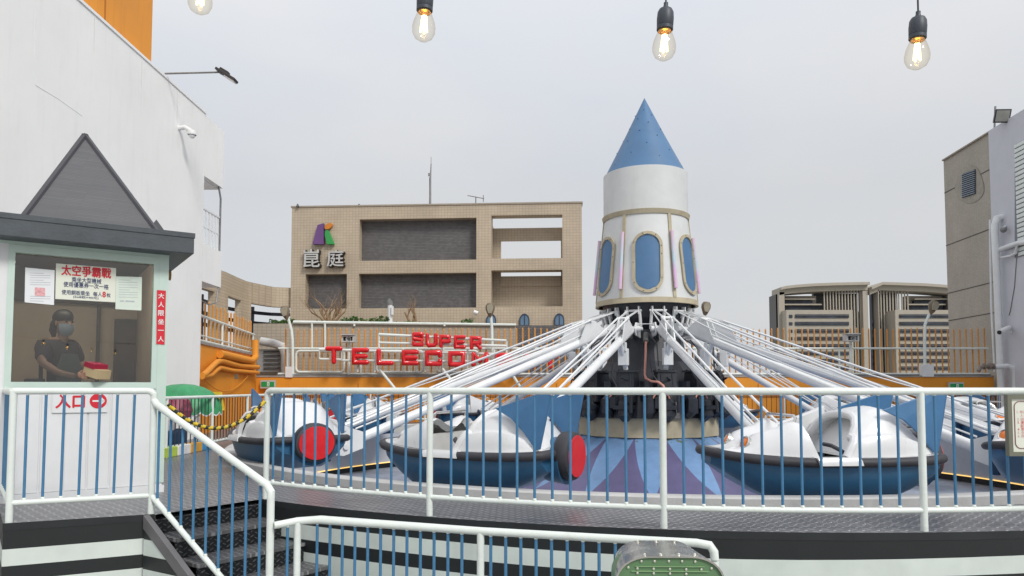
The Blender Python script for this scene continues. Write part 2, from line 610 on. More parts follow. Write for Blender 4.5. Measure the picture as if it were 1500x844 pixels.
FARG = mat('far_window_glass', (0.035, 0.044, 0.06), 0.45, var=0.7, vscale=0.9, spec=0.25)  # raised from near black, with some tower haze put into the colour
SHRUB = mat('hedge_green', (0.05, 0.11, 0.02), 0.7, var=0.5, vscale=12)
BARK = mat('bare_branch_bark', (0.27, 0.175, 0.10), 0.85, var=0.25, vscale=12)
GREENS = mat('exit_sign_green', (0.015, 0.30, 0.08), 0.5, var=0.05)
PAPER = mat('white_paper', (0.74, 0.76, 0.78), 0.6, var=0.02)
PAPERY = mat('cream_sign_board', (0.72, 0.74, 0.64), 0.5, var=0.02)
SIGNRED = mat('sign_red_ink', (0.60, 0.012, 0.03), 0.5, var=0.05)
INK = mat('sign_blue_ink', (0.03, 0.045, 0.13), 0.5, var=0.05)
INKG = mat('faint_grey_print', (0.42, 0.44, 0.48), 0.6, var=0.1)
PINKI = mat('faint_pink_print', (0.62, 0.30, 0.31), 0.6, var=0.1)
PLAINW = mat('plain_white', (0.75, 0.75, 0.75), 0.5, var=0.03)
GREYM = mat('grey_metal', (0.22, 0.22, 0.22), 0.5, 0.3, var=0.2)
LAMPB = mat('lamp_head_brown', (0.17, 0.13, 0.085), 0.5, var=0.3)
LETTER = mat('letter_red_gloss', (0.66, 0.006, 0.012), 0.16, var=0.05, coat=0.5)
DKBLUE = mat('dark_blue_plate', (0.012, 0.05, 0.12), 0.4, var=0.15)
FARBARS = mat('dark_fence_bar', (0.03, 0.035, 0.05), 0.5, var=0.1)

# ------------------------------------------------------------ setting
C = Vector((2.65, 14.2, 0.0))
CX, CYY = C.x, C.y
DZ = rel(-1.08)           # deck level
KR = 7.70                 # outer radius of the pit kerb
def rad(r, a, z):
    """a: angle from the camera side towards the left of the ride"""
    return Vector((CX - r * math.sin(a), CYY - r * math.cos(a), z))

MB().box2((-120, -40, -0.4), (140, 160, 0)).build('ground', CONC, kind='structure')

pL = Vector((-3.05, 6.24, 0)); pR = Vector((-2.43, 7.08, 0)); pA = Vector((-4.04, 5.81, 0))
angR = math.atan2(pR.y - CYY, pR.x - CX) % (2 * pi)
rR = (pR - C).length
# deck outline counter-clockwise from the right edge of the stairs
outl = [pR.copy()]
nring = 60
for i in range(1, nring + 1):
    a = angR + (R(395) - angR) * i / nring
    rr = rR + (8.76 - rR) * min(1, i / 6)
    outl.append(Vector((CX + rr * math.cos(a), CYY + rr * math.sin(a), 0)))
outl += [Vector((14.5, 18.5, 0)), Vector((15.2, 23.0, 0)), Vector((-8.1, 23.0, 0)), Vector((-7.1, 15.7, 0)), Vector((-7.1, 8.6, 0)), Vector((-6.3, 8.4, 0)), Vector((-5.2, 7.35, 0)), pA, pL]
mb = MB()
def ray_out(a):
    d = Vector((math.cos(a), math.sin(a), 0))
    best = None
    n = len(outl)
    for i in range(n - 1):
        p, q = outl[i] - C, outl[i + 1] - C
        e = q - p
        den = d.x * (-e.y) + d.y * e.x
        if abs(den) < 1e-9: continue
        t_ = (p.x * (-e.y) + p.y * e.x) / den
        u = (d.x * p.y - d.y * p.x) / den
        if t_ > 0 and -1e-6 <= u <= 1 + 1e-6:
            best = t_ if best is None else min(best, t_)
    return best if best else 8.76
angs = set()
aL = math.atan2(pL.y - CYY, pL.x - CX) % (2 * pi)
for p in outl:
    angs.add(round((math.atan2(p.y - CYY, p.x - CX) - angR) % (2 * pi), 6))
for i in range(160):
    angs.add(round(2 * pi * i / 160, 6))
angs = sorted(angs)
pts = []
for a in angs:
    pts.append((angR + a, rR if a < 1e-5 else ray_out(angR + a)))
pts.append((angR + 2 * pi - 1e-4, (pL - C).length))
vs, fs = [], []
for aa, r_ in pts:
    for q in (KR - 0.02, (KR + r_) / 2, r_):
        for z in (DZ, DZ - 0.05):
            vs.append((CX + q * math.cos(aa), CYY + q * math.sin(aa), z))
for i in range(len(pts) - 1):
    o, p = i * 6, (i + 1) * 6
    fs += [(o, o + 2, p + 2, p), (o + 2, o + 4, p + 4, p + 2), (o + 4, o + 5, p + 5, p + 4), (o + 1, p + 1, p + 3, o + 3), (o + 3, p + 3, p + 5, o + 5)]
# triangle between the radial line and the stair head
e = len(vs)
vs += [tuple(pR + Vector((0, 0, DZ))), tuple(pL + Vector((0, 0, DZ))), (CX + (KR) * math.cos(angR), CYY + KR * math.sin(angR), DZ)]
mb.add(vs, fs)
mb.build('deck', DECK, kind='structure')

# fascia under the deck edge, black with pale bands
def fascia_mat():
    m = bpy.data.materials.new('fascia_striped_paint')
    m.use_nodes = True
    t = m.node_tree
    b = t.nodes['Principled BSDF']
    L = t.links.new
    tcn = t.nodes.new('ShaderNodeTexCoord')
    sp = t.nodes.new('ShaderNodeSeparateXYZ')
    L(tcn.outputs['Object'], sp.inputs[0])
    # the hand-painted bands drift a little along the wall
    n = t.nodes.new('ShaderNodeMath'); n.operation = 'MULTIPLY_ADD'
    L(sp.outputs['X'], n.inputs[0]); n.inputs[1].default_value = 0.0; L(sp.outputs['Z'], n.inputs[2])
    wv = t.nodes.new('ShaderNodeMath'); wv.operation = 'SINE'
    w2 = t.nodes.new('ShaderNodeMath'); w2.operation = 'MULTIPLY'; L(sp.outputs['X'], w2.inputs[0]); w2.inputs[1].default_value = 1.1
    L(w2.outputs[0], wv.inputs[0])
    w3 = t.nodes.new('ShaderNodeMath'); w3.operation = 'MULTIPLY_ADD'
    L(wv.outputs[0], w3.inputs[0]); w3.inputs[1].default_value = 0.012; L(n.outputs[0], w3.inputs[2])
    r = t.nodes.new('ShaderNodeMapRange')
    r.inputs['From Min'].default_value = DZ - 1.0
    r.inputs['From Max'].default_value = DZ
    L(w3.outputs[0], r.inputs['Value'])
    cr_ = t.nodes.new('ShaderNodeValToRGB')
    cr_.color_ramp.interpolation = 'CONSTANT'
    blk, wht = (0.011, 0.014, 0.015, 1), (0.60, 0.66, 0.62, 1)
    el = cr_.color_ramp.elements
    el[0].position = 0.0; el[0].color = wht
    el[1].position = 0.20; el[1].color = blk
    for p, c in ((0.35, wht), (0.56, blk), (0.675, wht), (0.805, blk)):
        x = el.new(p); x.color = c
    L(r.outputs[0], cr_.inputs[0])
    nn = t.nodes.new('ShaderNodeTexNoise'); nn.inputs['Scale'].default_value = 4; nn.inputs['Detail'].default_value = 7
    L(tcn.outputs['Object'], nn.inputs['Vector'])
    r3 = t.nodes.new('ShaderNodeMapRange'); r3.inputs['To Min'].default_value = 0.8; r3.inputs['To Max'].default_value = 1.15
    L(nn.outputs['Fac'], r3.inputs['Value'])
    mu = t.nodes.new('ShaderNodeVectorMath'); mu.operation = 'SCALE'
    L(cr_.outputs[0], mu.inputs[0]); L(r3.outputs[0], mu.inputs['Scale'])
    L(mu.outputs[0], b.inputs['Base Color'])
    b.inputs['Roughness'].default_value = 0.5
    return m
FASC = fascia_mat()
mb = MB()
front = outl[:nring + 1]
for seq in (front, [outl[-4] , outl[-3], pA, pL], [pR + (pL - pR), pL]):
    for i in range(len(seq) - 1):
        a, b_ = seq[i].copy(), seq[i + 1].copy()
        mb.add([(a.x, a.y, 0), (b_.x, b_.y, 0), (b_.x, b_.y, DZ - 0.05), (a.x, a.y, DZ - 0.05)], [(0, 1, 2, 3)])
mb.build('deck_fascia_wall', FASC, kind='structure')
# thin black edge angle above the fascia
mb = MB()
for seq in (front, [outl[-4], outl[-3], pA, pL]):
    n = len(seq)
    for i in range(n - 1):
        a, b_ = seq[i], seq[i + 1]
        d = (b_ - a).normalized(); nn = Vector((d.y, -d.x, 0)) * 0.004
        mb.prism([a + Vector((0, 0, DZ - 0.054)), b_ + Vector((0, 0, DZ - 0.054)), b_ + nn + Vector((0, 0, DZ - 0.054)), a + nn + Vector((0, 0, DZ - 0.054))], (0, 0, 0.058))
mb.build('deck_edge_trim', mat('edge_black_paint', (0.013, 0.016, 0.018), 0.5, var=0.2), kind='structure')

# ride pit: kerb, wall, glowing edge strip, floor
MB().lathe([(KR - 0.17, DZ - 0.1), (KR - 0.17, DZ + 0.09), (KR - 0.155, DZ + 0.10), (KR - 0.015, DZ + 0.10), (KR, DZ + 0.085), (KR, DZ - 0.06)], 128, (CX, CYY, 0), cap=False).build('pit_kerb', KERB, smooth=True, kind='structure')
MB().lathe([(KR - 0.165, 0.16), (KR - 0.165, DZ - 0.09)], 128, (CX, CYY, 0), cap=False).build('pit_wall', PITW, smooth=True, kind='structure')
MB().lathe([(KR - 0.02, 0.0), (KR - 0.02, 0.16), (KR - 0.165, 0.16)], 128, (CX, CYY, 0), cap=False).build('pit_wall_gap', DARKC, smooth=True, kind='structure')
tag(MB().tube([rad(KR - 0.175, 2 * pi * i / 128, 0.165) for i in range(128)], 0.012, 6, closed=True).build('light_strip', emit_mat('warm_strip_glow', (1.0, 0.62, 0.18), 0.8)), 'thin warm glowing light strip round the foot of the ride pit wall', 'light strip')
MB().lathe([(0.5, 0.015), (KR - 0.03, 0.012)], 96, (CX, CYY, 0), cap=False).build('pit_floor', mat('pit_floor_blue', (0.30, 0.34, 0.42), 0.5, var=0.2, dirt=0.4, dirtcol=(0.12, 0.13, 0.16)), kind='structure')

# ------------------------------------------------------------ stairs
st = thing('staircase', 'black tread-plate staircase between the blue-barred railings at the left', 'stairs', tuple(pR))
dS = Vector((0.84, -0.54, 0)).normalized()
wS = (pL - pR)
RH = (DZ) / 6.0
run = 0.31
for k in range(6):
    off = dS * run * k
    zt = DZ - RH * k - 0.0
    a, b_ = pR + off, pL + off
    mb = MB()
    mb.prism([a + Vector((0, 0, zt - RH + 0.002)), b_ + Vector((0, 0, zt - RH + 0.002)), b_ + Vector((0, 0, zt - 0.052 if k == 0 else zt - 0.03)), a + Vector((0, 0, zt - 0.052 if k == 0 else zt - 0.03))], -dS * 0.02)
    mb.build('riser', RISER, st)
    if k < 5:
        c2 = [a - dS * 0.01, b_ - dS * 0.01, b_ + dS * (run + 0.02), a + dS * (run + 0.02)]
        MB().prism([p + Vector((0, 0, zt - RH - 0.03)) for p in c2], (0, 0, 0.03)).build('tread', TREAD, st)
# stringers
wN = wS.normalized()
for p0, o_ in ((pL, 0.045), (pR, -0.045)):
    a_ = p0 + wN * o_ + Vector((0, 0, DZ - 0.035)); b_ = a_ + dS * 1.46 - Vector((0, 0, 0.64 * 1.46))
    MB().prism([a_ + Vector((0, 0, 0.04)), b_ + Vector((0, 0, 0.04)), b_ - Vector((0, 0, 0.07)), a_ - Vector((0, 0, 0.07))], wN * (0.05 if o_ > 0 else -0.05)).build('stringer', mat('stringer_grey', (0.13, 0.125, 0.13), 0.45, var=0.15), st)
q = pL + wN * 0.08
sl_ = 0.64
mb = MB().prism([q, q + dS * 1.42, q + dS * 1.42 + Vector((0, 0, DZ - 0.10 - sl_ * 1.42)), q + Vector((0, 0, DZ - 0.10))], wN * 0.008)
mb.build('stair_side_wall', FASC, kind='structure')

# ------------------------------------------------------------ railings
def bar_mesh(r_, m_bar, m_rail):
    mb = MB().lathe([(r_, 0.04), (r_, 0.965)], 8, cap=False)
    mb.lathe([(r_ * 1.5, 0.0), (r_ * 1.45, 0.034), (r_ * 1.05, 0.042), (r_ * 0.9, 0.043)], 8, mi=1, cap=False)
    mb.lathe([(r_ * 0.9, 0.962), (r_ * 1.05, 0.963), (r_ * 1.4, 0.972), (r_ * 1.45, 1.0)], 8, mi=1, cap=False)
    return mb.mesh('baluster', (0, 0, 0), True, [m_bar, m_rail], 60)
def railing(t, top, bot, posts, spacing, r_rail=0.028, r_bar=0.011, m_rail=None, m_bar=None, post_r=None, skip=0.06, bot_r=None, bar_off=None, sock=True):
    m_rail = m_rail or WHITE; m_bar = m_bar or BLUEBAR
    MB().tube(top, r_rail, 14).build('top_rail', m_rail, t, smooth=True)
    if bot:
        MB().tube(bot, bot_r or r_rail * 0.8, 12).build('bottom_rail', m_rail, t, smooth=True)
    for a, b_ in posts:
        MB().tube([a, b_], post_r or r_rail * 0.98, 14).build('post', m_rail, t, smooth=True)
    Lt, Lb = plen(top), plen(bot)
    n = max(1, int(round(Lt[-1] / spacing)))
    barme = bar_mesh(r_bar, m_bar, m_rail)
    ps = [Vector((a[0], a[1], 0)) for a, b_ in posts]
    for i in range(n + 1):
        f = (i + 0.5) / (n + 1) if bar_off is None else (i + bar_off) / (n + 1)
        if f > 1: continue
        p = at_len(top, Lt, f * Lt[-1])
        q_ = at_len(bot, Lb, f * Lb[-1])
        if any((Vector((p.x, p.y, 0)) - pp).length < skip for pp in ps):
            continue
        h = p.z - q_.z
        d = Vector((p.x - q_.x, p.y - q_.y, h))
        inst('baluster', barme, t, q_, (math.atan2(-d.y, h), math.atan2(d.x, h), 0), (1, 1, h))

TOPZ, BOTZ = rel(-0.028), rel(-0.925)
aPost = [angR + R(12.85) * i for i in range(0, 9)]
def ringp(a, z, r_=None):
    rr = rR - 0.05 + (8.69 - (rR - 0.05)) * min(1, max(0, (a - angR) / R(13))) if r_ is None else r_
    return Vector((CX + rr * math.cos(a), CYY + rr * math.sin(a), z))
t = thing('railing', 'long curved railing of blue bars and white tube along the ride deck edge', 'railing', tuple(ringp(angR, DZ)))
N = 100
a1 = R(385)
top = [ringp(angR + (a1 - angR) * i / N, TOPZ) for i in range(N + 1)]
bot = [ringp(angR + (a1 - angR) * i / N, BOTZ) for i in range(N + 1)]
tp = [ringp(angR, TOPZ - 0.09)] + [ringp(angR, TOPZ - 0.03), ringp(angR + 0.002, TOPZ - 0.012), ringp(angR + 0.006, TOPZ)] + top[1:]
MBt = MB().tube(tp, 0.029, 14)
posts = [(ringp(a, DZ), ringp(a, TOPZ - (0.05 if i == 0 else 0.0))) for i, a in enumerate(aPost)]
# build by hand to keep the bent start
railing(t, top, bot, posts, 0.1475, skip=0.06, bar_off=0.7)
for o in list(t.children):
    if o.name.startswith('top_rail'):
        bpy.data.objects.remove(o)
MBt.build('top_rail', WHITE, t, smooth=True)

# left platform railing (two runs meeting at the near corner) and the run down the stairs
railL = thing('railing', 'white railing with blue bars round the ticket booth platform at the left', 'railing', (pA.x, pA.y, DZ))
dAL = (pL - pA).normalized()
nAL = Vector((-dAL.y, dAL.x, 0))
iA, iL = pA + nAL * 0.04 + dAL * 0.03, pL + nAL * 0.04 - dAL * 0.03
def at_z(p, z): return Vector((p[0], p[1], z))
railing(railL, [at_z(iA, TOPZ), at_z(iL - dAL * 0.05, TOPZ), at_z(iL - dAL * 0.02, TOPZ - 0.008), at_z(iL, TOPZ - 0.035)], [at_z(iA, BOTZ), at_z(iL, BOTZ)],
        [(at_z(iA, DZ), at_z(iA, TOPZ)), (at_z(iL, DZ), at_z(iL, TOPZ - 0.02))], 0.142, skip=0.08, bar_off=0.75)
iB = Vector((-5.25, 7.45, 0))
railing(railL, [at_z(iA, TOPZ), at_z(iB, TOPZ)], [at_z(iA, BOTZ), at_z(iB, BOTZ)], [(at_z(iB, DZ), at_z(iB, TOPZ))], 0.15, skip=0.05)

railS = thing('railing', 'sloping white stair handrail with blue bars going down from the platform', 'railing', (iL.x, iL.y, 0))
pE = P(397, 715, 5.65)
tS = [at_z(iL, TOPZ - 0.08), at_z(iL + (pE - iL) * 0.03, TOPZ - 0.13)]
e0 = Vector((iL.x, iL.y, TOPZ - 0.10))
dirS = Vector((pE.x - iL.x, pE.y - iL.y, 0))
tS = [e0 + Vector((0, 0, 0.02)), e0 + dirS * 0.03 + Vector((0, 0, -0.02))]
tS += [e0.lerp(Vector((pE.x, pE.y, pE.z)), f) for f in (0.2, 0.5, 0.8, 0.97)]
tS += [Vector((pE.x, pE.y, pE.z - 0.03))]
tS += [Vector((pE.x, pE.y, pE.z - 0.08))]
b0 = at_z(iL, BOTZ + 0.0)
pb = Vector((pE.x, pE.y, pE.z - 1.0))
MB().tube(tS, 0.03, 14).build('top_rail', WHITE, railS, smooth=True)
slope_end = b0.lerp(pb, 1.0); slope_end.z = b0.z - 0.95
MB().tube([b0, slope_end], 0.024, 12).build('bottom_rail', WHITE, railS, smooth=True)
MB().tube([(pE.x, pE.y, 0), (pE.x, pE.y, pE.z - 0.06)], 0.029, 14).build('post', WHITE, railS, smooth=True)
barme = bar_mesh(0.0115, BLUEBAR, WHITE)
tl = [e0, Vector(pE)]
for i in range(9):
    f = 0.055 + i * 0.108
    a = e0.lerp(Vector(pE), f); b_ = b0.lerp(slope_end, f)
    inst('baluster', barme, railS, b_, sc=(1, 1, a.z - b_.z))

# lower railing in front of the deck edge
railB = thing('railing', 'lowest white railing with blue bars running in front of the striped wall', 'railing', (pE.x, pE.y, 0))
lp = [P(402, 766, 5.62), P(436, 760, 5.70), P(470, 761.5, 5.75), P(704, 788, 5.3), P(880, 796, 5.06), P(1020, 799, 4.9), P(1040, 803, 4.87), P(1046, 812, 4.86), P(1047, 825, 4.86)]
z0 = lp[2].z
for i in range(2, 6): lp[i].z = z0 - 0.0 * i
for i in range(6, 9): lp[i].z = z0 - (0.01, 0.05, 0.1)[i - 6]
lp[1].z = z0; lp[0].z = z0 - 0.02
lb = [Vector((p.x, p.y, 0.14)) for p in lp[:6]]
MB().tube(lp, 0.028, 14).build('top_rail', WHITE, railB, smooth=True)
MB().tube(lb, 0.022, 12).build('bottom_rail', WHITE, railB, smooth=True)
for p in (lp[1], lp[3], lp[8]):
    MB().tube([(p.x, p.y, 0), (p.x, p.y, p.z - 0.01)], 0.027, 14).build('post', WHITE, railB, smooth=True)
Lt = plen(lp[:6])
for i in range(34):
    s_ = 0.10 + i * 0.112
    if s_ > Lt[-1]: break
    p = at_len(lp[:6], Lt, s_)
    if min((Vector((p.x, p.y, 0)) - Vector((q_.x, q_.y, 0))).length for q_ in (lp[1], lp[3])) < 0.05: continue
    inst('baluster', barme, railB, (p.x, p.y, 0.14), sc=(1, 1, p.z - 0.14))

# fence on the far side of the ride
fz1, fz0 = rel(-0.16), rel(-0.97)
fp = [Vector((-5.34, 9.3, 0)), Vector((-5.30, 11.0, 0)), Vector((-5.42, 14.6, 0)), Vector((-5.3, 19.2, 0)), Vector((-4.2, 22.4, 0)), Vector((9.6, 22.4, 0)), Vector((11.6, 19.6, 0)), Vector((12.0, 16.5, 0))]
t = thing('fence', 'white railed fence with thin dark bars before the orange wall', 'fence', (fp[0].x, fp[0].y, DZ))
Lp = plen(fp)
posts = []
s_ = 0.0
while s_ < Lp[-1]:
    p = at_len(fp, Lp, s_); posts.append((at_z(p, DZ), at_z(p, fz1))); s_ += 1.85
railing(t, [at_z(p, fz1) for p in fp], [at_z(p, fz0) for p in fp], posts, 0.15, r_rail=0.026, r_bar=0.009, m_rail=WHITE, m_bar=FARBARS, skip=0.05)

# ------------------------------------------------------------ the ride
ride = thing('rocket_ride', 'tall white rocket tower with blue cone top and ten white swing arms', 'ride', (CX, CYY, 0))
cc = (CX, CYY, 0)
TPH = R(10.7)     # the front window looks towards the camera
SR = 14.2 / 13.0
def prof(lst): return [(r_ * SR * (1.03 if z_ > 3.03 else 1.0), rel(z_ * SR)) for r_, z_ in lst]
MB().lathe(prof([(0.725, 3.80), (0.715, 3.82), (0.705, 3.84), (0.35, 4.56), (0.001, 5.30)]), 64, cc, cap=False).build('nose_cone', CONEB, ride, smooth=True, angle=60)
MB().lathe(prof([(0.735, 3.05), (0.735, 3.83), (0.69, 3.835)]), 64, cc, cap=False).build('upper_drum', TOWERW, ride, smooth=True)
sz0, sz1 = 1.50, 3.0
def skr(z): return 0.745 + (0.895 - 0.745) * (sz1 - z) / (sz1 - sz0)
MB().lathe(prof([(skr(sz0) - 0.04, sz0), (skr(sz0), sz0), (skr(sz1), sz1), (0.70, sz1 + 0.03)]), 64, cc, cap=False).build('skirt_drum', TOWERW, ride, smooth=True)
MB().lathe(prof([(0.735, 2.99), (0.765, 2.99), (0.762, 3.07), (0.735, 3.07)]), 64, cc, cap=False).build('upper_band', TRIM, ride, smooth=True)
MB().lathe(prof([(0.86, 1.44), (0.915, 1.44), (0.905, 1.53), (0.87, 1.53)]), 64, cc, cap=False).build('lower_band', TRIM, ride, smooth=True)
MB().lathe(prof([(0.895, 1.50), (0.3, 1.50)]), 48, cc, cap=False).build('skirt_underside', DARKC, ride)
def onskirt(a, s_, z, off):
    """a: face angle; s_: arc length to the right as seen from outside"""
    r_ = skr(z)
    th = a - s_ / r_
    rr = (r_ + off) * SR
    return Vector((CX - rr * math.sin(th), CYY - rr * math.cos(th), rel(z * SR)))
strip_m = bpy.data.materials.new('pink_blue_light_tube'); strip_m.use_nodes = True
_t = strip_m.node_tree; _b = _t.nodes['Principled BSDF']; _tc = _t.nodes.new('ShaderNodeTexCoord'); _sp = _t.nodes.new('ShaderNodeSeparateXYZ')
_t.links.new(_tc.outputs['Object'], _sp.inputs[0])
_mr = _t.nodes.new('ShaderNodeMapRange'); _mr.inputs['From Min'].default_value = rel(1.85); _mr.inputs['From Max'].default_value = rel(2.9)
_t.links.new(_sp.outputs['Z'], _mr.inputs[0])
_cr = _t.nodes.new('ShaderNodeValToRGB'); _e = _cr.color_ramp.elements
_e[0].color = (0.66, 0.46, 0.62, 1); _e[1].color = (0.66, 0.48, 0.60, 1); _x = _e.new(0.5); _x.color = (0.48, 0.62, 0.70, 1); _x = _e.new(0.3); _x.color = (0.68, 0.45, 0.7, 1)
_t.links.new(_mr.outputs[0], _cr.inputs[0]); _t.links.new(_cr.outputs[0], _b.inputs['Base Color']); _b.inputs['Roughness'].default_value = 0.3
for k in range(6):
    a = TPH - R(2) + R(60) * k
    def stad(hw, za, zb, off, n=10):
        pts_ = []
        zc1, zc0 = zb - hw, za + hw
        for i in range(n + 1):
            t_ = pi * i / n
            pts_.append(onskirt(a, hw * math.cos(t_), zc1 + hw * math.sin(t_), off))
        for i in range(1, 4): pts_.append(onskirt(a, -hw, zc1 + (zc0 - zc1) * i / 4, off))
        for i in range(n + 1):
            t_ = pi + pi * i / n
            pts_.append(onskirt(a, hw * math.cos(t_), zc0 + hw * math.sin(t_), off))
        for i in range(1, 4): pts_.append(onskirt(a, hw, zc0 + (zc1 - zc0) * i / 4, off))
        return pts_
    o1, o2, i1, i2 = stad(0.255, 1.60, 2.67, 0.004), stad(0.255, 1.60, 2.67, 0.035), stad(0.205, 1.65, 2.62, 0.004), stad(0.205, 1.65, 2.62, 0.035)
    n = len(o1)
    mb = MB()
    vs = o1 + o2 + i1 + i2
    fs = []
    for i in range(n):
        j = (i + 1) % n
        fs += [(i, j, n + j, n + i), (n + i, n + j, 3 * n + j, 3 * n + i), (3 * n + i, 3 * n + j, 2 * n + j, 2 * n + i)]
    mb.add(vs, fs)
    wn = mb.build('window_frame', TRIM, ride)
    mb = MB()
    nz_ = 14
    rows = []
    for i in range(nz_ + 1):
        z = 1.65 + (2.62 - 1.65) * i / nz_
        hw = 0.205
        zc1, zc0 = 2.62 - hw, 1.65 + hw
        dz = max(0, z - zc1, zc0 - z)
        ww = math.sqrt(max(0.0, hw * hw - dz * dz))
        rows.append([onskirt(a, ww * (1 - 2 * j / 6), z, 0.012) for j in range(7)])
    vs = [q for r_ in rows for q in r_]
    fs = [(i * 7 + j, i * 7 + j + 1, (i + 1) * 7 + j + 1, (i + 1) * 7 + j) for i in range(nz_) for j in range(6)]
    mb.add(vs, fs).build('window_panel', CONEB, wn, smooth=True)
    mid = stad(0.23, 1.625, 2.645, 0.04)
    mb = MB()
    for i in range(0, n, 3):
        mb.sphere(mid[i], 0.011, 6)
    mb.build('bolt_heads', GREYM, wn)
    # battens and light tubes between the windows
    b_ = a + R(30)
    mb = MB()
    zz = [1.53 + (2.99 - 1.53) * i / 4 for i in range(5)]
    for i in range(4):
        q = [onskirt(b_, s_, z_, o_) for z_ in (zz[i], zz[i + 1]) for o_ in (0.0, 0.02) for s_ in (-0.028, 0.028)]
        mb.add(q, [(0, 1, 5, 4), (2, 6, 7, 3), (0, 4, 6, 2), (1, 3, 7, 5)])
    mb.build('batten', TRIM, ride)
    MB().tube([onskirt(b_, 0.0, 1.68, 0.055), onskirt(b_, 0.0, 2.68, 0.055)], 0.032, 10).build('light_tube', strip_m, ride, smooth=True)
MB().tube([Vector((CX - (0.738 * SR) * math.sin(R(40)), CYY - (0.738 * SR) * math.cos(R(40)), rel(z_ * SR))) for z_ in (3.08, 3.82)], 0.006, 4).build('sheet_seam', mat('seam_grey', (0.4, 0.4, 0.39), 0.7), ride)
mb = MB()
for i in range(18):
    f = 0.06 + 0.8 * ((i * 0.618) % 1.0); a_ = R(-70 + 9.5 * i)
    rr_ = 0.70 * SR * 1.03 * (1 - f) + 0.002; z_ = (3.84 + 1.46 * f) * SR
    mb.sphere((CX - rr_ * math.sin(a_ + R(10)), CYY - rr_ * math.cos(a_ + R(10)), rel(z_)), 0.012, 6)
mb.build('screw_heads', mat('cone_seam_blue', (0.05, 0.12, 0.24), 0.6), ride)
# machine core
MB().lathe(prof([(1.28, -0.50), (1.20, -0.2), (0.72, 0.45), (0.60, 1.0), (0.74, 1.2), (0.80, 1.50)]), 20, cc, cap=False).build('machine_core', BLACKM, ride)
MB().lathe(prof([(1.24, -0.82), (1.24, -0.50), (1.0, -0.498)]), 12, cc, cap=False, a0=R(15 - 10.6), a1=R(375 - 10.6)).build('base_collar', TRIM, ride)
# flared star-painted base
def star_mat():
    m = bpy.data.materials.new('star_painted_base'); m.use_nodes = True
    t = m.node_tree; b = t.nodes['Principled BSDF']; L = t.links.new
    def M(op, a, bb=None):
        n = t.nodes.new('ShaderNodeMath'); n.operation = op
        for i, x in enumerate((a, bb)):
            if x is None: continue
            if isinstance(x, (int, float)): n.inputs[i].default_value = x
            else: L(x, n.inputs[i])
        return n.outputs[0]
    tcn = t.nodes.new('ShaderNodeTexCoord'); sp = t.nodes.new('ShaderNodeSeparateXYZ'); L(tcn.outputs['Object'], sp.inputs[0])
    an = M('MULTIPLY', M('ARCTAN2', sp.outputs['Y'], sp.outputs['X']), 15 / (2 * pi))
    fr = M('FLOORED_MODULO', M('ADD', an, 0.12), 1.0)
    rr = M('SQRT', M('ADD', M('MULTIPLY', sp.outputs['X'], sp.outputs['X']), M('MULTIPLY', sp.outputs['Y'], sp.outputs['Y'])))
    tt = M('DIVIDE', M('SUBTRACT', rr, 1.24), 1.42)
    # triangles lean a little to one side, as painted
    wd = M('MULTIPLY', M('ABSOLUTE', M('SUBTRACT', fr, 0.5)), 2.0)
    pur = M('LESS_THAN', wd, M('MINIMUM', M('MULTIPLY', tt, 0.97), 1.05))
    outer = M('GREATER_THAN', rr, 3.1)
    fr2 = M('FLOORED_MODULO', M('ADD', an, 0.62), 1.0)
    wd2 = M('MULTIPLY', M('ABSOLUTE', M('SUBTRACT', fr2, 0.5)), 2.0)
    pale = M('LESS_THAN', wd2, M('SUBTRACT', 0.22, M('MULTIPLY', M('ABSOLUTE', M('SUBTRACT', tt, 0.5)), 0.1)))
    mix = t.nodes.new('ShaderNodeMix'); mix.data_type = 'RGBA'
    L(M('MULTIPLY', pur, M('SUBTRACT', 1.0, outer)), mix.inputs[0]); mix.inputs[6].default_value = (0.15, 0.27, 0.47, 1); mix.inputs[7].default_value = (0.105, 0.095, 0.20, 1)
    n = t.nodes.new('ShaderNodeTexNoise'); n.inputs['Scale'].default_value = 2.5; n.inputs['Detail'].default_value = 8; n.inputs['Roughness'].default_value = 0.7
    L(tcn.outputs['Object'], n.inputs['Vector'])
    r = t.nodes.new('ShaderNodeMapRange'); r.inputs['From Min'].default_value = 0.3; r.inputs['From Max'].default_value = 0.7; r.inputs['To Min'].default_value = 0.85; r.inputs['To Max'].default_value = 1.2
    L(n.outputs['Fac'], r.inputs['Value'])
    mu = t.nodes.new('ShaderNodeVectorMath'); mu.operation = 'SCALE'; L(mix.outputs[2], mu.inputs[0]); L(r.outputs[0], mu.inputs['Scale'])
    # flaked paint under the collar
    g = M('MULTIPLY', M('GREATER_THAN', n.outputs['Fac'], 0.60), M('LESS_THAN', rr, 1.45))
    m2 = t.nodes.new('ShaderNodeMix'); m2.data_type = 'RGBA'; L(g, m2.inputs[0]); L(mu.outputs[0], m2.inputs[6]); m2.inputs[7].default_value = (0.12, 0.15, 0.12, 1)
    L(m2.outputs[2], b.inputs['Base Color']); b.inputs['Roughness'].default_value = 0.42
    return m
STAR = star_mat()
bz = thing('ride_base', 'flared base painted with purple spikes on light blue under the rocket tower', 'ride base', (CX, CYY, 0))
MB().lathe(prof([(3.7, -1.915), (3.2, -1.86), (2.75, -1.74), (2.32, -1.55), (2.0, -1.37), (1.7, -1.18), (1.4, -0.98), (1.15, -0.81)]), 84, cc, cap=False).build('painted_cone', STAR, bz, smooth=True, angle=60)

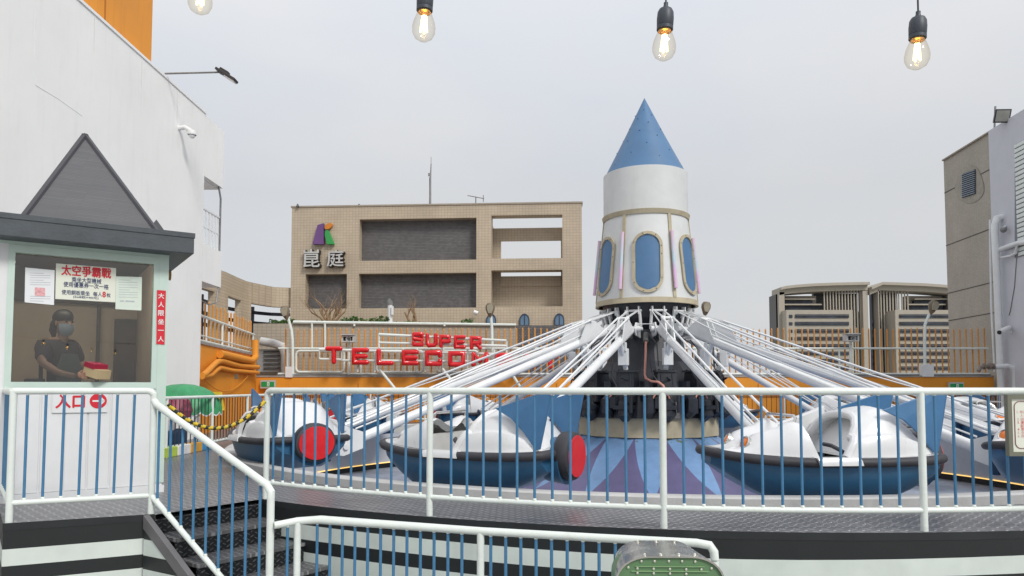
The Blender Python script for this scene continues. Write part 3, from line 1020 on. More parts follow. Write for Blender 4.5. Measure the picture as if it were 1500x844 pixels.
# arms, pedestals
K = 12
A0 = 26.6
for k in range(K):
    a = R(A0 - 30 * k)
    er = Vector((-math.sin(a), -math.cos(a), 0)); et = Vector((-math.cos(a), math.sin(a), 0)); ez = Vector((0, 0, 1))
    def q(r_, t_, z_):
        # near the hub everything grows with the tower, the outer end reaches the gondola line
        g_ = SR if r_ < 2.2 else 1.0
        if r_ > 2.2:
            f = (r_ - 0.86) / (5.05 - 0.86)
            r_ = 0.94 + f * (6.02 - 0.94)
            z_ = z_ + 0.05 * (1 - f)
        return Vector((CX, CYY, 0)) + er * r_ * g_ + et * t_ + ez * rel(z_ * g_)
    arm = MB()
    arm.tube([q(0.86, 0, 0.99), q(1.0, 0, 0.945), q(5.05, 0, -0.80)], [0.06, 0.072, 0.072], 16)
    ao = arm.build('swing_arm', ARMW, ride, smooth=True)
    # hub clevis and cross pin
    mb = MB()
    for s_ in (-1, 1):
        mb.prism([q(0.66, 0.07 * s_, 1.10), q(0.66, 0.07 * s_, 0.85), q(0.92, 0.07 * s_, 0.88), q(0.98, 0.07 * s_, 0.99), q(0.90, 0.07 * s_, 1.10)], et * 0.022 * s_)
        mb.prism([q(0.66, 0.10 * s_, 1.40), q(0.66, 0.10 * s_, 1.17), q(0.84, 0.10 * s_, 1.25), q(0.84, 0.10 * s_, 1.38)], et * 0.02 * s_)
        mb.tube([q(0.72, 0.12 * s_, 1.0), q(0.80, 0.12 * s_, 1.32)], 0.028, 8)
    mb.tube([q(0.88, -0.16, 0.99), q(0.88, 0.16, 0.99)], 0.055, 12)
    mb.tube([q(0.88, -0.20, 0.99), q(0.88, -0.14, 0.99)], 0.03, 8)
    mb.tube([q(0.80, -0.16, 1.31), q(0.80, 0.16, 1.31)], 0.022, 8)
    mb.build('hub_joint', ARMW, ao, smooth=True)
    # gusset with its peak
    mb = MB()
    for s_ in (-1, 1):
        mb.prism([q(1.02, 0.055 * s_, 0.98), q(1.62, 0.055 * s_, 0.70), q(1.44, 0.055 * s_, 1.10), q(1.36, 0.055 * s_, 1.16), q(1.28, 0.055 * s_, 1.14)], et * 0.018 * s_)
        mb.bar(q(0.84, 0.09 * s_, 1.30), q(1.36, 0.07 * s_, 1.14), 0.025, 0.025)
    mb.tube([q(1.36, -0.11, 1.13), q(1.36, 0.11, 1.13)], 0.025, 8)
    mb.box(q(1.34, 0, 1.02), (0.05, 0.10, 0.16), rz=math.atan2(er.y, er.x))
    mb.build('gusset', ARMW, ao)
    # levelling rods
    mb = MB()
    for s_ in (-1, 1):
        mb.tube([q(1.36, 0.10 * s_, 1.14), q(5.12, 0.12 * s_, -0.56)], 0.017, 8)
    mb.tube([q(1.20, 0.05, 0.985), q(3.0, 0.06, 0.215), q(5.0, 0.07, -0.62)], 0.013, 6)
    mb.tube([q(0.84, 0.13, 1.30), q(2.1, 0.125, 0.70), q(5.1, 0.125, -0.50)], 0.012, 6)
    mb.build('levelling_rods', ARMW, ao, smooth=True)
    # gondola end clevis
    mb = MB()
    for s_ in (-1, 1):
        mb.prism([q(4.95, 0.085 * s_, -0.66), q(4.95, 0.085 * s_, -0.90), q(5.2, 0.085 * s_, -1.0), q(5.32, 0.085 * s_, -0.98), q(5.32, 0.085 * s_, -0.62), q(5.2, 0.085 * s_, -0.56)], et * 0.02 * s_)
    mb.tube([q(5.18, -0.14, -0.87), q(5.18, 0.14, -0.87)], 0.04, 12)
    mb.tube([q(5.2, -0.14, -0.60), q(5.2, 0.14, -0.60)], 0.03, 12)
    mb.box(q(5.30, 0, -0.78), (0.04, 0.26, 0.32), rz=math.atan2(er.y, er.x))
    mb.build('end_bracket', ARMW, ao)
    # lifting cylinder and its pedestal
    rz_ = math.atan2(er.y, er.x)
    mb = MB()
    mb.tube([q(1.50, 0, 0.72), q(1.24, 0, 0.30)], 0.045, 10)
    mb.box(q(1.36, 0, 0.50), (0.12, 0.17, 0.30), rz=rz_)
    mb.box(q(1.42, 0.06, 0.66), (0.06, 0.035, 0.16), rz=rz_)
    mb.box(q(1.42, -0.06, 0.66), (0.06, 0.035, 0.16), rz=rz_)
    mb.build('lift_cylinder', ARMW, ao, bevel=0.008)
    mb = MB()
    pc = q(1.16, 0, 0.27)
    MB().box(pc, (0.34, 0.40, 0.035), rz=rz_).build('pedestal_cap', mat('cap_dark_steel', (0.05, 0.055, 0.065), 0.35, 0.3, var=0.3), ride)
    tp_ = [(-0.14, -0.16), (0.14, -0.16), (0.14, 0.16), (-0.14, 0.16)]
    bt_ = [(-0.16, -0.19), (0.20, -0.19), (0.20, 0.19), (-0.16, 0.19)]
    vs = [pc + er * x + et * y - ez * 0.02 for x, y in tp_] + [pc + er * x + et * y - ez * 0.55 for x, y in bt_]
    mb.add(vs, [(0, 1, 5, 4), (1, 2, 6, 5), (2, 3, 7, 6), (3, 0, 4, 7), (4, 5, 6, 7)])
    for x in (-0.11, 0.11):
        for y in (-0.13, 0.13):
            mb.tube([pc + er * x + et * y + ez * 0.015, pc + er * x + et * y + ez * 0.035], 0.018, 6)
    # ribbed side panels and the bellows below
    for y in (-0.1, 0.1):
        mb.bar(pc + er * 0.15 + et * y - ez * 0.05, pc + er * 0.18 + et * y * 1.1 - ez * 0.52, 0.02, 0.02)
    mb.tube([q(1.24, 0, -0.20), q(1.32, 0, -0.28), q(1.34, 0, -0.42), q(1.26, 0, -0.50)], [0.10, 0.14, 0.14, 0.10], 9)
    mb.tube([q(1.24, 0.3, -0.12), q(1.34, 0.33, -0.22), q(1.34, 0.33, -0.36), q(1.2, 0.3, -0.46)], [0.07, 0.10, 0.10, 0.07], 7)
    mb.box(q(1.36, 0.0, -0.32), (0.26, 0.34, 0.07), rz=rz_ + 0.1)
    mb.box(q(1.34, 0.16, -0.24), (0.20, 0.12, 0.20), rz=rz_ - 0.3)
    mb.tube([q(1.44, -0.16, -0.12), q(1.46, -0.16, -0.40)], 0.035, 8)
    mb.box(q(1.20, 0.36, -0.05), (0.16, 0.12, 0.34), rz=rz_ + 0.26)
    mb.tube([q(1.30, -0.06, 0.12), q(1.40, 0.04, 0.17)], 0.018, 6)
    po = mb.build('pedestal', BLACKM, ride)
    mb = MB().tube([q(1.1, 0.28, 0.55), q(1.32, 0.25, 0.2), q(1.38, 0.1, -0.02), q(1.42, -0.05, -0.16)], 0.012, 6)
    mb.tube([q(0.9, 0.2, 0.9), q(1.18, 0.14, 0.72), q(1.2, 0.12, 0.35)], 0.010, 6)
    mb.build('cable', RUBBER, po, smooth=True)
    # wire mesh looms glimpsed under the arms
    MB().tube([q(1.36, 0.24 * math.cos(t_) * 0.6 + 0.12, -0.18 + 0.10 * math.sin(t_)) for t_ in [pi * i / 8 for i in range(9)]], 0.014, 6).build('hose', COPPER, po, smooth=True)
af = R(A0 - 15)
erf = Vector((-math.sin(af), -math.cos(af), 0)); etf = Vector((-math.cos(af), math.sin(af), 0))
def qf(r_, t_, z_): return Vector((CX, CYY, 0)) + erf * r_ * SR + etf * t_ + Vector((0, 0, rel(z_ * SR)))
hp = [qf(0.78, -0.0, 0.78), qf(0.95, -0.0, 0.70), qf(1.0, 0.0, 0.6), qf(1.12, 0.02, 0.22), qf(1.2, 0.0, 0.15), qf(1.3, -0.10, 0.10), qf(1.36, -0.22, 0.09), qf(1.4, -0.30, 0.03), qf(1.4, -0.34, -0.06)]
MB().tube(hp, 0.022, 8).build('hose', COPPER, ride, smooth=True)
MB().tube([qf(0.66, 0.0, 0.92), qf(0.82, 0, 0.78)], 0.05, 8).build('hose_valve', GREYM, ride, smooth=True)
MB().tube([qf(0.8, 0.28, 1.02), qf(0.9, 0.1, 1.07), qf(0.9, -0.1, 1.07), qf(0.8, -0.28, 1.02)], 0.008, 6).build('cable', ARMW, ride, smooth=True)

# ------------------------------------------------------------ gondola (local: nose +x, port +y, bumper line z = 0)
WT = [(1.18, 0.02), (1.165, 0.13), (1.12, 0.22), (1.02, 0.32), (0.85, 0.41), (0.6, 0.49), (0.3, 0.545), (0.0, 0.565), (-0.4, 0.565), (-0.8, 0.54), (-1.0, 0.50), (-1.07, 0.45), (-1.09, 0.38)]
def sheer(x): return 0.075 * max(0, (x - 0.3) / 0.88) ** 2 + 0.03 * max(0, (-x - 0.4) / 0.7) ** 2
def make_gondola():
    g = thing('rocket_gondola', 'white and blue rocket gondola', 'gondola', (0, 0, 0), 'rocket gondolas hanging on the ride arms')
    g.scale = (0.965, 1.08, 0.97)
    xs = [x for x, _ in WT]
    # hull
    hx = [1.15, 1.0, 0.8, 0.55, 0.3, 0.0, -0.3, -0.55, -0.8, -1.0, -1.06]
    kz = {1.15: -0.05, 1.0: -0.14, 0.8: -0.27, 0.55: -0.405, 0.3: -0.415, 0.0: -0.42, -0.3: -0.42, -0.55: -0.40, -0.8: -0.30, -1.0: -0.20, -1.06: -0.16}
    rows = []
    for x in hx:
        w_ = interp(x, WT) - 0.01; z = kz[x]; s0 = sheer(x)
        half = [(w_, s0), (w_ * 0.985, z * 0.18 + s0 * .8), (w_ * 0.93, z * 0.45), (w_ * 0.80, z * 0.80), (w_ * 0.66, z * 0.97), (w_ * 0.60, z), (0.0, z * 1.0)]
        rows.append([(x, -y, zz) for y, zz in half] + [(x, y, zz) for y, zz in reversed(half[:-1])])
    n = len(rows[0])
    vs = [p for r_ in rows for p in r_]
    fs = [(i * n + j, i * n + j + 1, (i + 1) * n + j + 1, (i + 1) * n + j) for i in range(len(rows) - 1) for j in range(n - 1)]
    fs.append(tuple((len(rows) - 1) * n + j for j in range(n)))
    fs.append(tuple(reversed(range(n))))
    MB().add(vs, fs).build('hull', HULL, g, smooth=True, angle=28)
    # bumper
    bp = [(x, interp(x, WT), sheer(x)) for x in [1.165, 1.12, 1.02, 0.85, 0.6, 0.3, 0.0, -0.4, -0.8, -0.98, -1.06, -1.09]]
    loop = [Vector((x, y, z)) for x, y, z in bp] + [Vector((x, -y, z)) for x, y, z in reversed(bp)]
    MB().tube(loop, 0.046, 12, closed=True).build('bumper', RUBBER, g, smooth=True)
    # white deck sill at bumper level with the cockpit left open
    dk = [1.15, 1.02, 0.85, 0.6, 0.36, 0.30, -0.10, -0.4, -0.8, -1.0, -1.07]
    mb = MB()
    for a, b_ in zip(dk, dk[1:]):
        wa, wb = interp(a, WT) + 0.012, interp(b_, WT) + 0.012
        za, zb = sheer(a) + 0.042, sheer(b_) + 0.042
        if -0.1 <= b_ and a <= 0.36:
            for s_ in (-1, 1):
                mb.add([(a, s_ * wa, za), (b_, s_ * wb, zb), (b_, s_ * (wb - 0.12), zb), (a, s_ * (wa - 0.12), za)], [(0, 1, 2, 3) if s_ < 0 else (3, 2, 1, 0)])
        else:
            mb.add([(a, -wa, za), (a, wa, za), (b_, wb, zb), (b_, -wb, zb)], [(0, 1, 2, 3)])
    # door sill apron lapping over the bumper
    mb.prism([(-0.14, 0.50, 0.052), (-0.14, 0.60, 0.050), (-0.15, 0.618, 0.02), (-0.16, 0.622, -0.022), (-0.16, 0.60, -0.022), (-0.15, 0.50, 0.02)], (0.42, 0, 0))
    mb.build('deck_sill', SHELL, g, smooth=True)
    # nose cowl with two humps
    g1 = [(-1.0, 0.0), (-0.985, 0.18), (-0.94, 0.42), (-0.86, 0.70), (-0.74, 0.93), (-0.58, 1.0), (-0.42, 0.94), (-0.28, 0.80), (-0.12, 0.70), (0.12, 0.70), (0.28, 0.80), (0.42, 0.94), (0.58, 1.0), (0.74, 0.93), (0.86, 0.70), (0.94, 0.42), (0.985, 0.18), (1.0, 0.0)]
    nh = [(1.06, 0.005), (0.95, 0.025), (0.87, 0.05), (0.81, 0.11), (0.745, 0.19), (0.64, 0.235), (0.52, 0.275), (0.44, 0.325), (0.37, 0.345), (0.31, 0.325)]
    rows = []
    for x, h in nh:
        w_ = interp(x, WT) - 0.035
        if x > 0.6: w_ *= 0.97
        z0 = sheer(x) + 0.045
        rows.append([(x - 0.22 * (1 - (gz ** 0.8)) * (1 if x < 0.5 else max(0, (0.9 - x) / 0.4)) * 0.45, u * w_, z0 + h * gz) for u, gz in g1])
    n = len(g1)
    vs = [p for r_ in rows for p in r_]
    fs = [(i * n + j, (i + 1) * n + j, (i + 1) * n + j + 1, i * n + j + 1) for i in range(len(rows) - 1) for j in range(n - 1)]
    # inner skin of the dash, going down into the cockpit
    last = rows[-1]
    o_ = len(vs)
    vs += [(p[0] + 0.07, p[1] * 0.86, max(0.0, p[2] - 0.06)) for p in last]
    fs += [((len(rows) - 1) * n + j, o_ + j, o_ + j + 1, (len(rows) - 1) * n + j + 1) for j in range(n - 1)]
    MB().add(vs, [tuple(reversed(f)) for f in fs]).build('nose_cowl', SHELL, g, smooth=True, angle=60)
    # rear cowl
    g2 = [(-1.0, 0.0), (-0.985, 0.16), (-0.96, 0.34), (-0.92, 0.43), (-0.80, 0.46), (-0.775, 0.50), (-0.73, 0.70), (-0.58, 0.88), (-0.40, 0.96), (-0.2, 0.99), (0, 1.0)]
    g2 = g2 + [(-u, z_) for u, z_ in reversed(g2[:-1])]
    rh = [(-0.10, 0.405), (-0.20, 0.445), (-0.32, 0.475), (-0.46, 0.488), (-0.60, 0.465), (-0.73, 0.395), (-0.85, 0.285), (-0.95, 0.15), (-1.04, 0.035)]
    rows = []
    for i, (x, h) in enumerate(rh):
        w_ = (interp(x, WT) - 0.045) * (1.0 if i < 5 else 1.0 - 0.02 * (i - 4))
        z0 = sheer(x) + 0.045
        kx = 0.25 * max(0, 1 - i / 5.0)
        rows.append([(x - kx * (gz ** 1.0) + (0.03 if i == 0 else 0), u * w_ * (0.965 if i == 0 else 1), z0 + h * gz) for u, gz in g2])
    n = len(g2)
    vs = [p for r_ in rows for p in r_]
    fs = [(i * n + j, i * n + j + 1, (i + 1) * n + j + 1, (i + 1) * n + j) for i in range(len(rows) - 1) for j in range(n - 1)]
    fs.append(tuple((len(rows) - 1) * n + j for j in range(n)))
    MB().add(vs, [tuple(reversed(f)) for f in fs]).build('rear_cowl', SHELL, g, smooth=True, angle=38)
    bk = [(p[0] - 0.13 - 0.02 * i_ * 0, p[1] * 0.94, max(-0.02, p[2] * 0.95)) for i_, p in enumerate(rows[0])]
    bk2 = [(p[0] - 0.02, p[1] * 0.96, p[2] * 0.97) for p in rows[0]]
    nb_ = len(bk)
    MB().add(bk2 + bk, [(j, j + 1, nb_ + j + 1, nb_ + j) for j in range(nb_ - 1)] + [tuple(range(nb_, 2 * nb_))]).build('seat_back', SHELL, g, smooth=True)
    lip = [Vector((p[0] + 0.005, p[1] * 0.985, p[2] * 0.99 + 0.0)) for p in rows[0]]
    MB().tube(lip, 0.042, 10).build('cockpit_lip', SHELL, g, smooth=True)
    # cockpit lining: starboard coaming, floor, seat with back
    mb = MB()
    cm = [(0.36, 0.30), (0.2, 0.33), (0.0, 0.39), (-0.2, 0.46), (-0.36, 0.53)]
    o_ = []
    for x, z in cm:
        w_ = interp(x, WT)
        o_.append([(x, -(w_ - 0.03), 0.045), (x, -(w_ - 0.09), z - 0.02), (x, -(w_ - 0.12), z), (x, -(w_ - 0.16), z - 0.02), (x, -(w_ - 0.14), -0.22)])
    vs = [p for r_ in o_ for p in r_]
    fs = [(i * 5 + j, (i + 1) * 5 + j, (i + 1) * 5 + j + 1, i * 5 + j + 1) for i in range(4) for j in range(4)]
    mb.add(vs, fs).build('side_coaming', SHELL, g, smooth=True, angle=60)
    mb = MB()
    mb.box2((-0.42, -0.36, -0.24), (0.42, 0.38, -0.20))
    mb.prism([(-0.40, 0.38, -0.22), (0.34, 0.38, -0.22), (0.34, 0.47, 0.04), (-0.40, 0.47, 0.04)], (0, -0.03, 0))
    mb.box2((0.36, -0.36, -0.22), (0.40, 0.36, 0.20))
    mb.build('cockpit_tub', mat('tub_grey', (0.55, 0.55, 0.54), 0.5, var=0.12), g)
    mb = MB()
    mb.box2((-0.42, -0.34, -0.2), (-0.08, 0.36, -0.02))
    mb.build('seat', mat('seat_grey', (0.42, 0.42, 0.41), 0.5, var=0.1), g, bevel=0.03)
    MB().tube([(-0.20, 0.40, 0.0), (-0.06, 0.42, 0.10), (0.02, 0.38, 0.15), (0.06, 0.30, 0.16)], 0.02, 6).build('seat_belt', RUBBER, g)
    js = MB().tube([(0.20, -0.27, 0.02), (0.17, -0.24, 0.14), (0.11, -0.18, 0.20)], 0.018, 8).build('joystick', RUBBER, g, smooth=True)
    MB().sphere((0.085, -0.16, 0.20), 0.036, 10).build('knob', mat('yellow_knob', (0.6, 0.42, 0.03), 0.4), js, smooth=True)
    MB().tube([(0.36, -0.33, 0.36), (0.34, -0.33, 0.42), (0.34, -0.30, 0.44), (0.34, 0.27, 0.44), (0.34, 0.30, 0.42), (0.36, 0.31, 0.36)], 0.014, 8).build('grab_handle', CHROME, g, smooth=True)
    # headlamps on the humps
    for s_ in (-1, 1):
        M_ = Vector((0.93, 0.18 * s_, 0.50)).to_track_quat('Z', 'X').to_matrix()
        c_ = (0.835, 0.225 * s_, 0.165)
        h = MB().lathe([(0.076, -0.06), (0.078, 0.008), (0.070, 0.016), (0.060, 0.008), (0.058, 0.0)], 20, c_, M=M_, cap=False).build('headlight', STEEL, g, smooth=True)
        MB().lathe([(0.059, 0.004), (0.04, 0.016), (0.001, 0.02)], 20, c_, M=M_, cap=False).build('lens', ORANGEL, h, smooth=True)
    # fins
    for s_ in (-1, 1):
        pl = [(-0.50, 0.40, 0.47), (-1.16, 0.40, 0.68), (-1.16, 0.41, 0.62), (-1.04, 0.43, 0.06), (-0.99, 0.43, 0.05), (-0.86, 0.43, 0.22), (-0.70, 0.42, 0.37)]
        MB().prism([(x, y * s_ - 0.012, z + 0.03) for x, y, z in pl], (0, 0.024, 0)).build('tail_fin', FINBLUE, g, bevel=0.004)
    # thruster drum with its red end plate
    Mx = Matrix.Rotation(R(-90), 3, 'Y')
    th = MB().lathe([(0.20, 0.0), (0.245, 0.015), (0.262, 0.05), (0.262, 0.13), (0.25, 0.165), (0.225, 0.18), (0.215, 0.182)], 36, (-1.07, 0, -0.01), M=Mx).build('thruster', RUBBER, g, smooth=True)
    MB().lathe([(0.222, 0.183), (0.222, 0.192), (0.0001, 0.192)], 36, (-1.07, 0, -0.01), M=Mx, cap=False).build('thruster_plate', RED, th, smooth=True)
    MB().lathe([(0.235, -0.12), (0.262, 0.09)], 32, (-1.06, 0, -0.055), M=Mx).build('thruster_housing', HULL, g, smooth=True)
    # inboard mounting
    mb = MB()
    mb.box2((-0.20, -0.60, -0.38), (0.20, -0.55, 0.0))
    mb.prism([(-0.17, -0.55, -0.38), (-0.17, -0.62, -0.38), (-0.17, -0.62, 0.12), (-0.17, -0.55, 0.12)], (0.02, 0, 0))
    mb.prism([(0.15, -0.55, -0.38), (0.15, -0.62, -0.38), (0.15, -0.62, 0.12), (0.15, -0.55, 0.12)], (0.02, 0, 0))
    mb.build('mounting_plate', DKBLUE, g)
    mb = MB().box2((-0.32, -0.54, 0.05), (0.32, -0.515, 0.20))
    return g
g0 = make_gondola()
order = [(A0 + 30, 'rocket gondola nearest the stairs, its round red disc turned squarely to the camera'),
         (A0, 'rocket gondola front left of the tower, red disc in narrow profile, open cockpit door'),
         (A0 - 30, 'rocket gondola front right of the tower showing two orange headlights and yellow joystick knob'),
         (A0 - 60, 'rocket gondola at the right edge, partly hidden by the framed notice board'),
         (A0 + 60, 'rocket gondola just behind the one nearest the stairs, fins beside its cowl'),
         (A0 + 90, 'rocket gondola at back left, seen over the nose of the front left one'),
         (A0 + 120, 'rocket gondola at back left, seen over the cowl of the front left one'),
         (A0 + 150, 'rocket gondola right behind the tower base, to its left'),
         (A0 + 180, 'rocket gondola right behind the tower base, to its right'),
         (A0 + 210, 'rocket gondola at back right, seen over the nose of the front right one'),
         (A0 + 240, 'rocket gondola at back right, fin rising over the cowl of the front right one'),
         (A0 + 270, 'rocket gondola at far right, seen beyond the tail fins of the front right one')]
for i, (ad, lb_) in enumerate(order):
    g_ = g0 if i == 0 else copy_tree(g0)
    a = R(ad)
    g_.location = rad(6.83 + (0.25 if i == 0 else 0), a, rel(-0.70))
    g_.rotation_euler = (0, 0, pi - a + (R(5) if i == 0 else 0))
    g_['label'] = lb_

# ------------------------------------------------------------ left white building
WX = -6.75
wt = 6.02                                  # wall top above eye
wb = thing('white_building', 'tall white rendered building wall rising along the left side', 'building', (WX, 12, 0))
MB().box2((WX - 5, 2.0, 0), (WX, 15.65, rel(wt))).build('wall', WALLW, wb)
mb = MB()
mb.box2((WX - 5, 1.98, rel(wt)), (WX + 0.02, 15.67, rel(wt) + 0.05))
mb.build('coping', WALLW, wb)
mb = MB()
mb.box2((WX - 0.12, 15.68, rel(4.65)), (WX - 0.01, 16.70, rel(wt - 0.02)))
mb.box2((WX - 2.5, 15.68, rel(4.62)), (WX - 0.12, 16.70, rel(4.74)))
mb.build('end_panel', WALLW, wb)
mb = MB()
mb.box2((WX - 2.5, 15.68, rel(2.32)), (WX - 0.01, 16.70, rel(3.15)))
mb.build('balcony_slab', WALLW, wb)
mb = MB()
for y in (15.75, 15.92, 16.09, 16.26, 16.43, 16.60, 16.66):
    mb.bar((WX - 0.06, y, rel(3.15)), (WX - 0.06, y, rel(3.95)), 0.025, 0.025)
mb.bar((WX - 0.06, 15.68, rel(3.95)), (WX - 0.06, 16.68, rel(3.95)), 0.04, 0.04)
mb.bar((WX - 0.06, 15.68, rel(3.55)), (WX - 0.06, 16.68, rel(3.55)), 0.02, 0.02)
bo = mb.build('balcony_rail', ARMW, wb)
mb = MB().tube([(WX - 0.04, 16.64, rel(2.2)), (WX - 0.04, 16.66, rel(4.4)), (WX - 0.04, 16.4, rel(4.9))], 0.022, 6)
mb.tube([(WX - 0.03, 16.6, rel(2.3)), (WX - 0.03, 16.5, rel(1.95)), (WX - 0.03, 16.1, rel(1.85)), (WX - 0.03, 15.7, rel(1.9))], 0.015, 6)
mb.build('drain_pipe', GREYM, wb, smooth=True)
# hairline cracks and small marks on the render are part of the wall finish
mb = MB()
for pts_ in ([(52, 15), (50, 90), (52, 125), (85, 145), (120, 170)],):
    mb.tube([onplane(x, y, (WX - 0.001, 0, 0), Vector((1, 0, 0))) for x, y in pts_], 0.005, 4)
mb.build('render_crack', mat('crack_grey', (0.64, 0.66, 0.66), 0.9), wb)
mb = MB()
for y_, l_ in ((9.2, .9), (11.4, .6), (12.9, 1.1), (14.3, .7)):
    mb.tube([(WX + 0.004, y_, rel(wt) - 0.02), (WX + 0.004, y_ + 0.01, rel(wt) - l_)], [0.007, 0.002], 4)
mb.build('drip_stains', mat('drip_grey', (0.60, 0.61, 0.59), 0.9), wb)
ob = thing('rooftop_block', 'orange rendered rooftop block rising above the white wall at top left', 'building', (WX - 1.5, 12, rel(wt)))
MB().box2((WX - 3.5, 8.9, rel(wt) + 0.06), (WX - 0.16, 13.55, rel(9.6))).build('wall', ORANGE, ob)
mb = MB()
for y in (9.9, 11.95):
    mb.box2((WX - 0.161, y, rel(wt) + 0.06), (WX - 0.150, y + 0.03, rel(9.6)))
mb.box2((WX - 3.5, 8.88, rel(9.6)), (WX - 0.14, 13.57, rel(9.66)))
mb.build('panel_joint', mat('orange_dark_joint', (0.42, 0.15, 0.02), 0.7), ob)

# arm floodlight on the white wall
fl = P(243, 107, 0) if False else onplane(243, 108, (WX, 0, 0), Vector((1, 0, 0)))
al = thing('arm_floodlight', 'black floodlight on a long thin arm reaching out over the white wall', 'floodlight', tuple(fl))
e_ = P(320, 106, fl.y)
MB().tube([fl + Vector((-0.02, 0, 0)), e_], 0.018, 8).build('arm', GREYM, al, smooth=True)
mb = MB()
a_, b_ = P(318, 102, fl.y), P(346, 119, fl.y)
mb.bar(a_, b_, 0.20, 0.05)
mb.bar(P(322, 103, fl.y), P(334, 110, fl.y), 0.12, 0.11)
mb.build('lamp_head', DARKC, al, bevel=0.01)
mb = MB().bar(P(330, 112.5, fl.y), P(344, 121, fl.y), 0.16, 0.015)
mb.build('lens', PLAINW, al)
# wall camera
cp = onplane(262, 188, (WX, 0, 0), Vector((1, 0, 0)))
sc_ = thing('wall_camera', 'small white dome camera fixed high on the white wall', 'camera', tuple(cp))
mb = MB().tube([cp, cp + Vector((0.12, 0, 0.02)), cp + Vector((0.25, 0, -0.06))], 0.045, 10)
mb.lathe([(0.0001, 0.05), (0.075, 0.03), (0.09, -0.04), (0.085, -0.06)], 16, cp + Vector((0.27, 0, -0.08)), cap=False)
mb.build('housing', PLAINW, sc_, smooth=True)
MB().sphere(cp + Vector((0.27, 0, -0.15)), 0.06, 12).build('lens', ARMW, sc_, smooth=True)

# ------------------------------------------------------------ orange walls behind the ride
ow = thing('orange_wall', 'low orange rendered wall closing off the far side of the roof deck', 'wall', (3.5, 22, DZ))
OWZ = rel(0.335)  # far wall and its fence pushed back, heights scaled about the camera
MB().box2((-8.2, 23.0, 0), (15.3, 23.6, OWZ)).build('wall', ORANGE, ow)
mb = MB()
mb.box2((-8.2, 22.98, OWZ), (15.3, 23.62, OWZ + 0.05))
mb.build('coping', mat('grey_coping', (0.30, 0.28, 0.26), 0.8, var=0.2), ow)
mb = MB()
for x in (-4.9, -1.9, 1.4, 4.6, 7.8, 11.0):
    mb.box2((x, 22.995, DZ), (x + 0.03, 23.0, OWZ - 0.2))
mb.box2((-8.0, 22.97, OWZ - 0.62), (15.3, 23.0, OWZ - 0.56))
mb.build('panel_joint', mat('orange_dark_joint', (0.42, 0.15, 0.02), 0.7), ow)
ow2 = thing('orange_wall', 'tall orange side wall below the terrace with thick orange pipes on it', 'wall', (-7.1, 18, DZ))
MB().prism([(-7.8, 15.66, 0), (-7.0, 15.66, 0), (-8.12, 22.98, 0), (-8.9, 22.98, 0)], (0, 0, rel(1.0))).build('wall', ORANGE, ow2)
MB().prism([(-7.82, 15.66, rel(1.0)), (-6.97, 15.66, rel(1.0)), (-8.09, 22.98, rel(1.0)), (-8.92, 22.98, rel(1.0))], (0, 0, 0.05)).build('coping', mat('grey_coping', (0.3, 0.28, 0.26), 0.8), ow2)
pp = thing('wall_pipes', 'three thick orange painted pipes bending along the orange side wall', 'pipes', (-6.9, 18, rel(0.2)))
def pq(px, py, x=-6.95):
    return onplane(px, py, (x, 0, 0), Vector((1, 0, 0)))
def W(px, py, Y): return P(px, py, Y)
YY = 18.6
for pts_, r_ in (([(374, 498), (374, 524), (368, 529), (325, 519), (322, 519)], 0.085),
                 ([(378, 538), (350, 536), (325, 529), (318, 530), (300, 548), (296, 550)], 0.06),
                 ([(378, 546), (340, 543), (322, 539), (316, 543), (309, 550), (296, 552)], 0.05)):
    pts3 = []
    for x_, y_ in pts_:
        Yp = 15.9 + (x_ - 296) / 76 * 6.2
        pts3.append(P(x_, y_, Yp))
    # round the bends
    sm = [pts3[0]]
    for i in range(1, len(pts3) - 1):
        a_, b_, c_ = pts3[i - 1], pts3[i], pts3[i + 1]
        sm += [b_.lerp(a_, 0.25), b_.lerp(a_, 0.08).lerp(b_.lerp(c_, 0.08), 0.5), b_.lerp(c_, 0.25)]
    sm.append(pts3[-1])
    MB().tube(sm, r_ * 1.15, 14).build('pipe', ORANGE, pp, smooth=True)
hp_ = []
for i in range(13):
    f = i / 12
    x_ = 297 + (365 - 297) * f
    y_ = 552 + (548 - 552) * f + 23 * 4 * f * (1 - f)
    Yp = 15.9 + (x_ - 296) / 76 * 6.2
    hp_.append(P(x_, y_, Yp))
tag(MB().tube(hp_, 0.014, 6).build('hanging_cable', ORANGE), 'thin orange cable sagging below the orange wall pipes', 'cable')
tag(MB().box(P(346, 552, 18.7), (0.06, 0.12, 0.12)).build('junction_box', LAMPB), 'tiny dark fitting on the orange wall inside the cable loop', 'fitting')

# orange spiked fence on the wall, with its white rails
of = thing('spiked_fence', 'tall orange picket fence with white rails standing on the far orange wall', 'fence', (3.5, 22.1, OWZ))
pick = MB().lathe([(0.026, 0), (0.026, 0.965), (0.004, 1.0)], 6).mesh('picket', (0, 0, 0), False, [ORBAR])
x = -7.3
while x < 15.3:
    inst('picket', pick, of, (x, 23.3, OWZ + 0.06), sc=(1, 1, 1.53 + 0.02 * math.sin(x * 3)))
    x += 0.196
for z, r_ in ((rel(1.26), 0.032), (rel(0.44), 0.035)):
    MB().tube([(-7.5, 23.22, z), (15.3, 23.22, z)], r_, 10).build('rail', WHITE, of, smooth=True)
MB().tube([(-7.5, 23.14, rel(0.41)), (15.3, 23.14, rel(0.41))], 0.02, 8).build('conduit', GREYM, of, smooth=True)
for x0 in (-7.2, -4.85, -3.5, -3.05, -2.2, 10.5):
    MB().tube([(x0, 23.2, OWZ + 0.05), (x0, 23.2, rel(1.26))], 0.03, 8).build('post', WHITE, of, smooth=True)
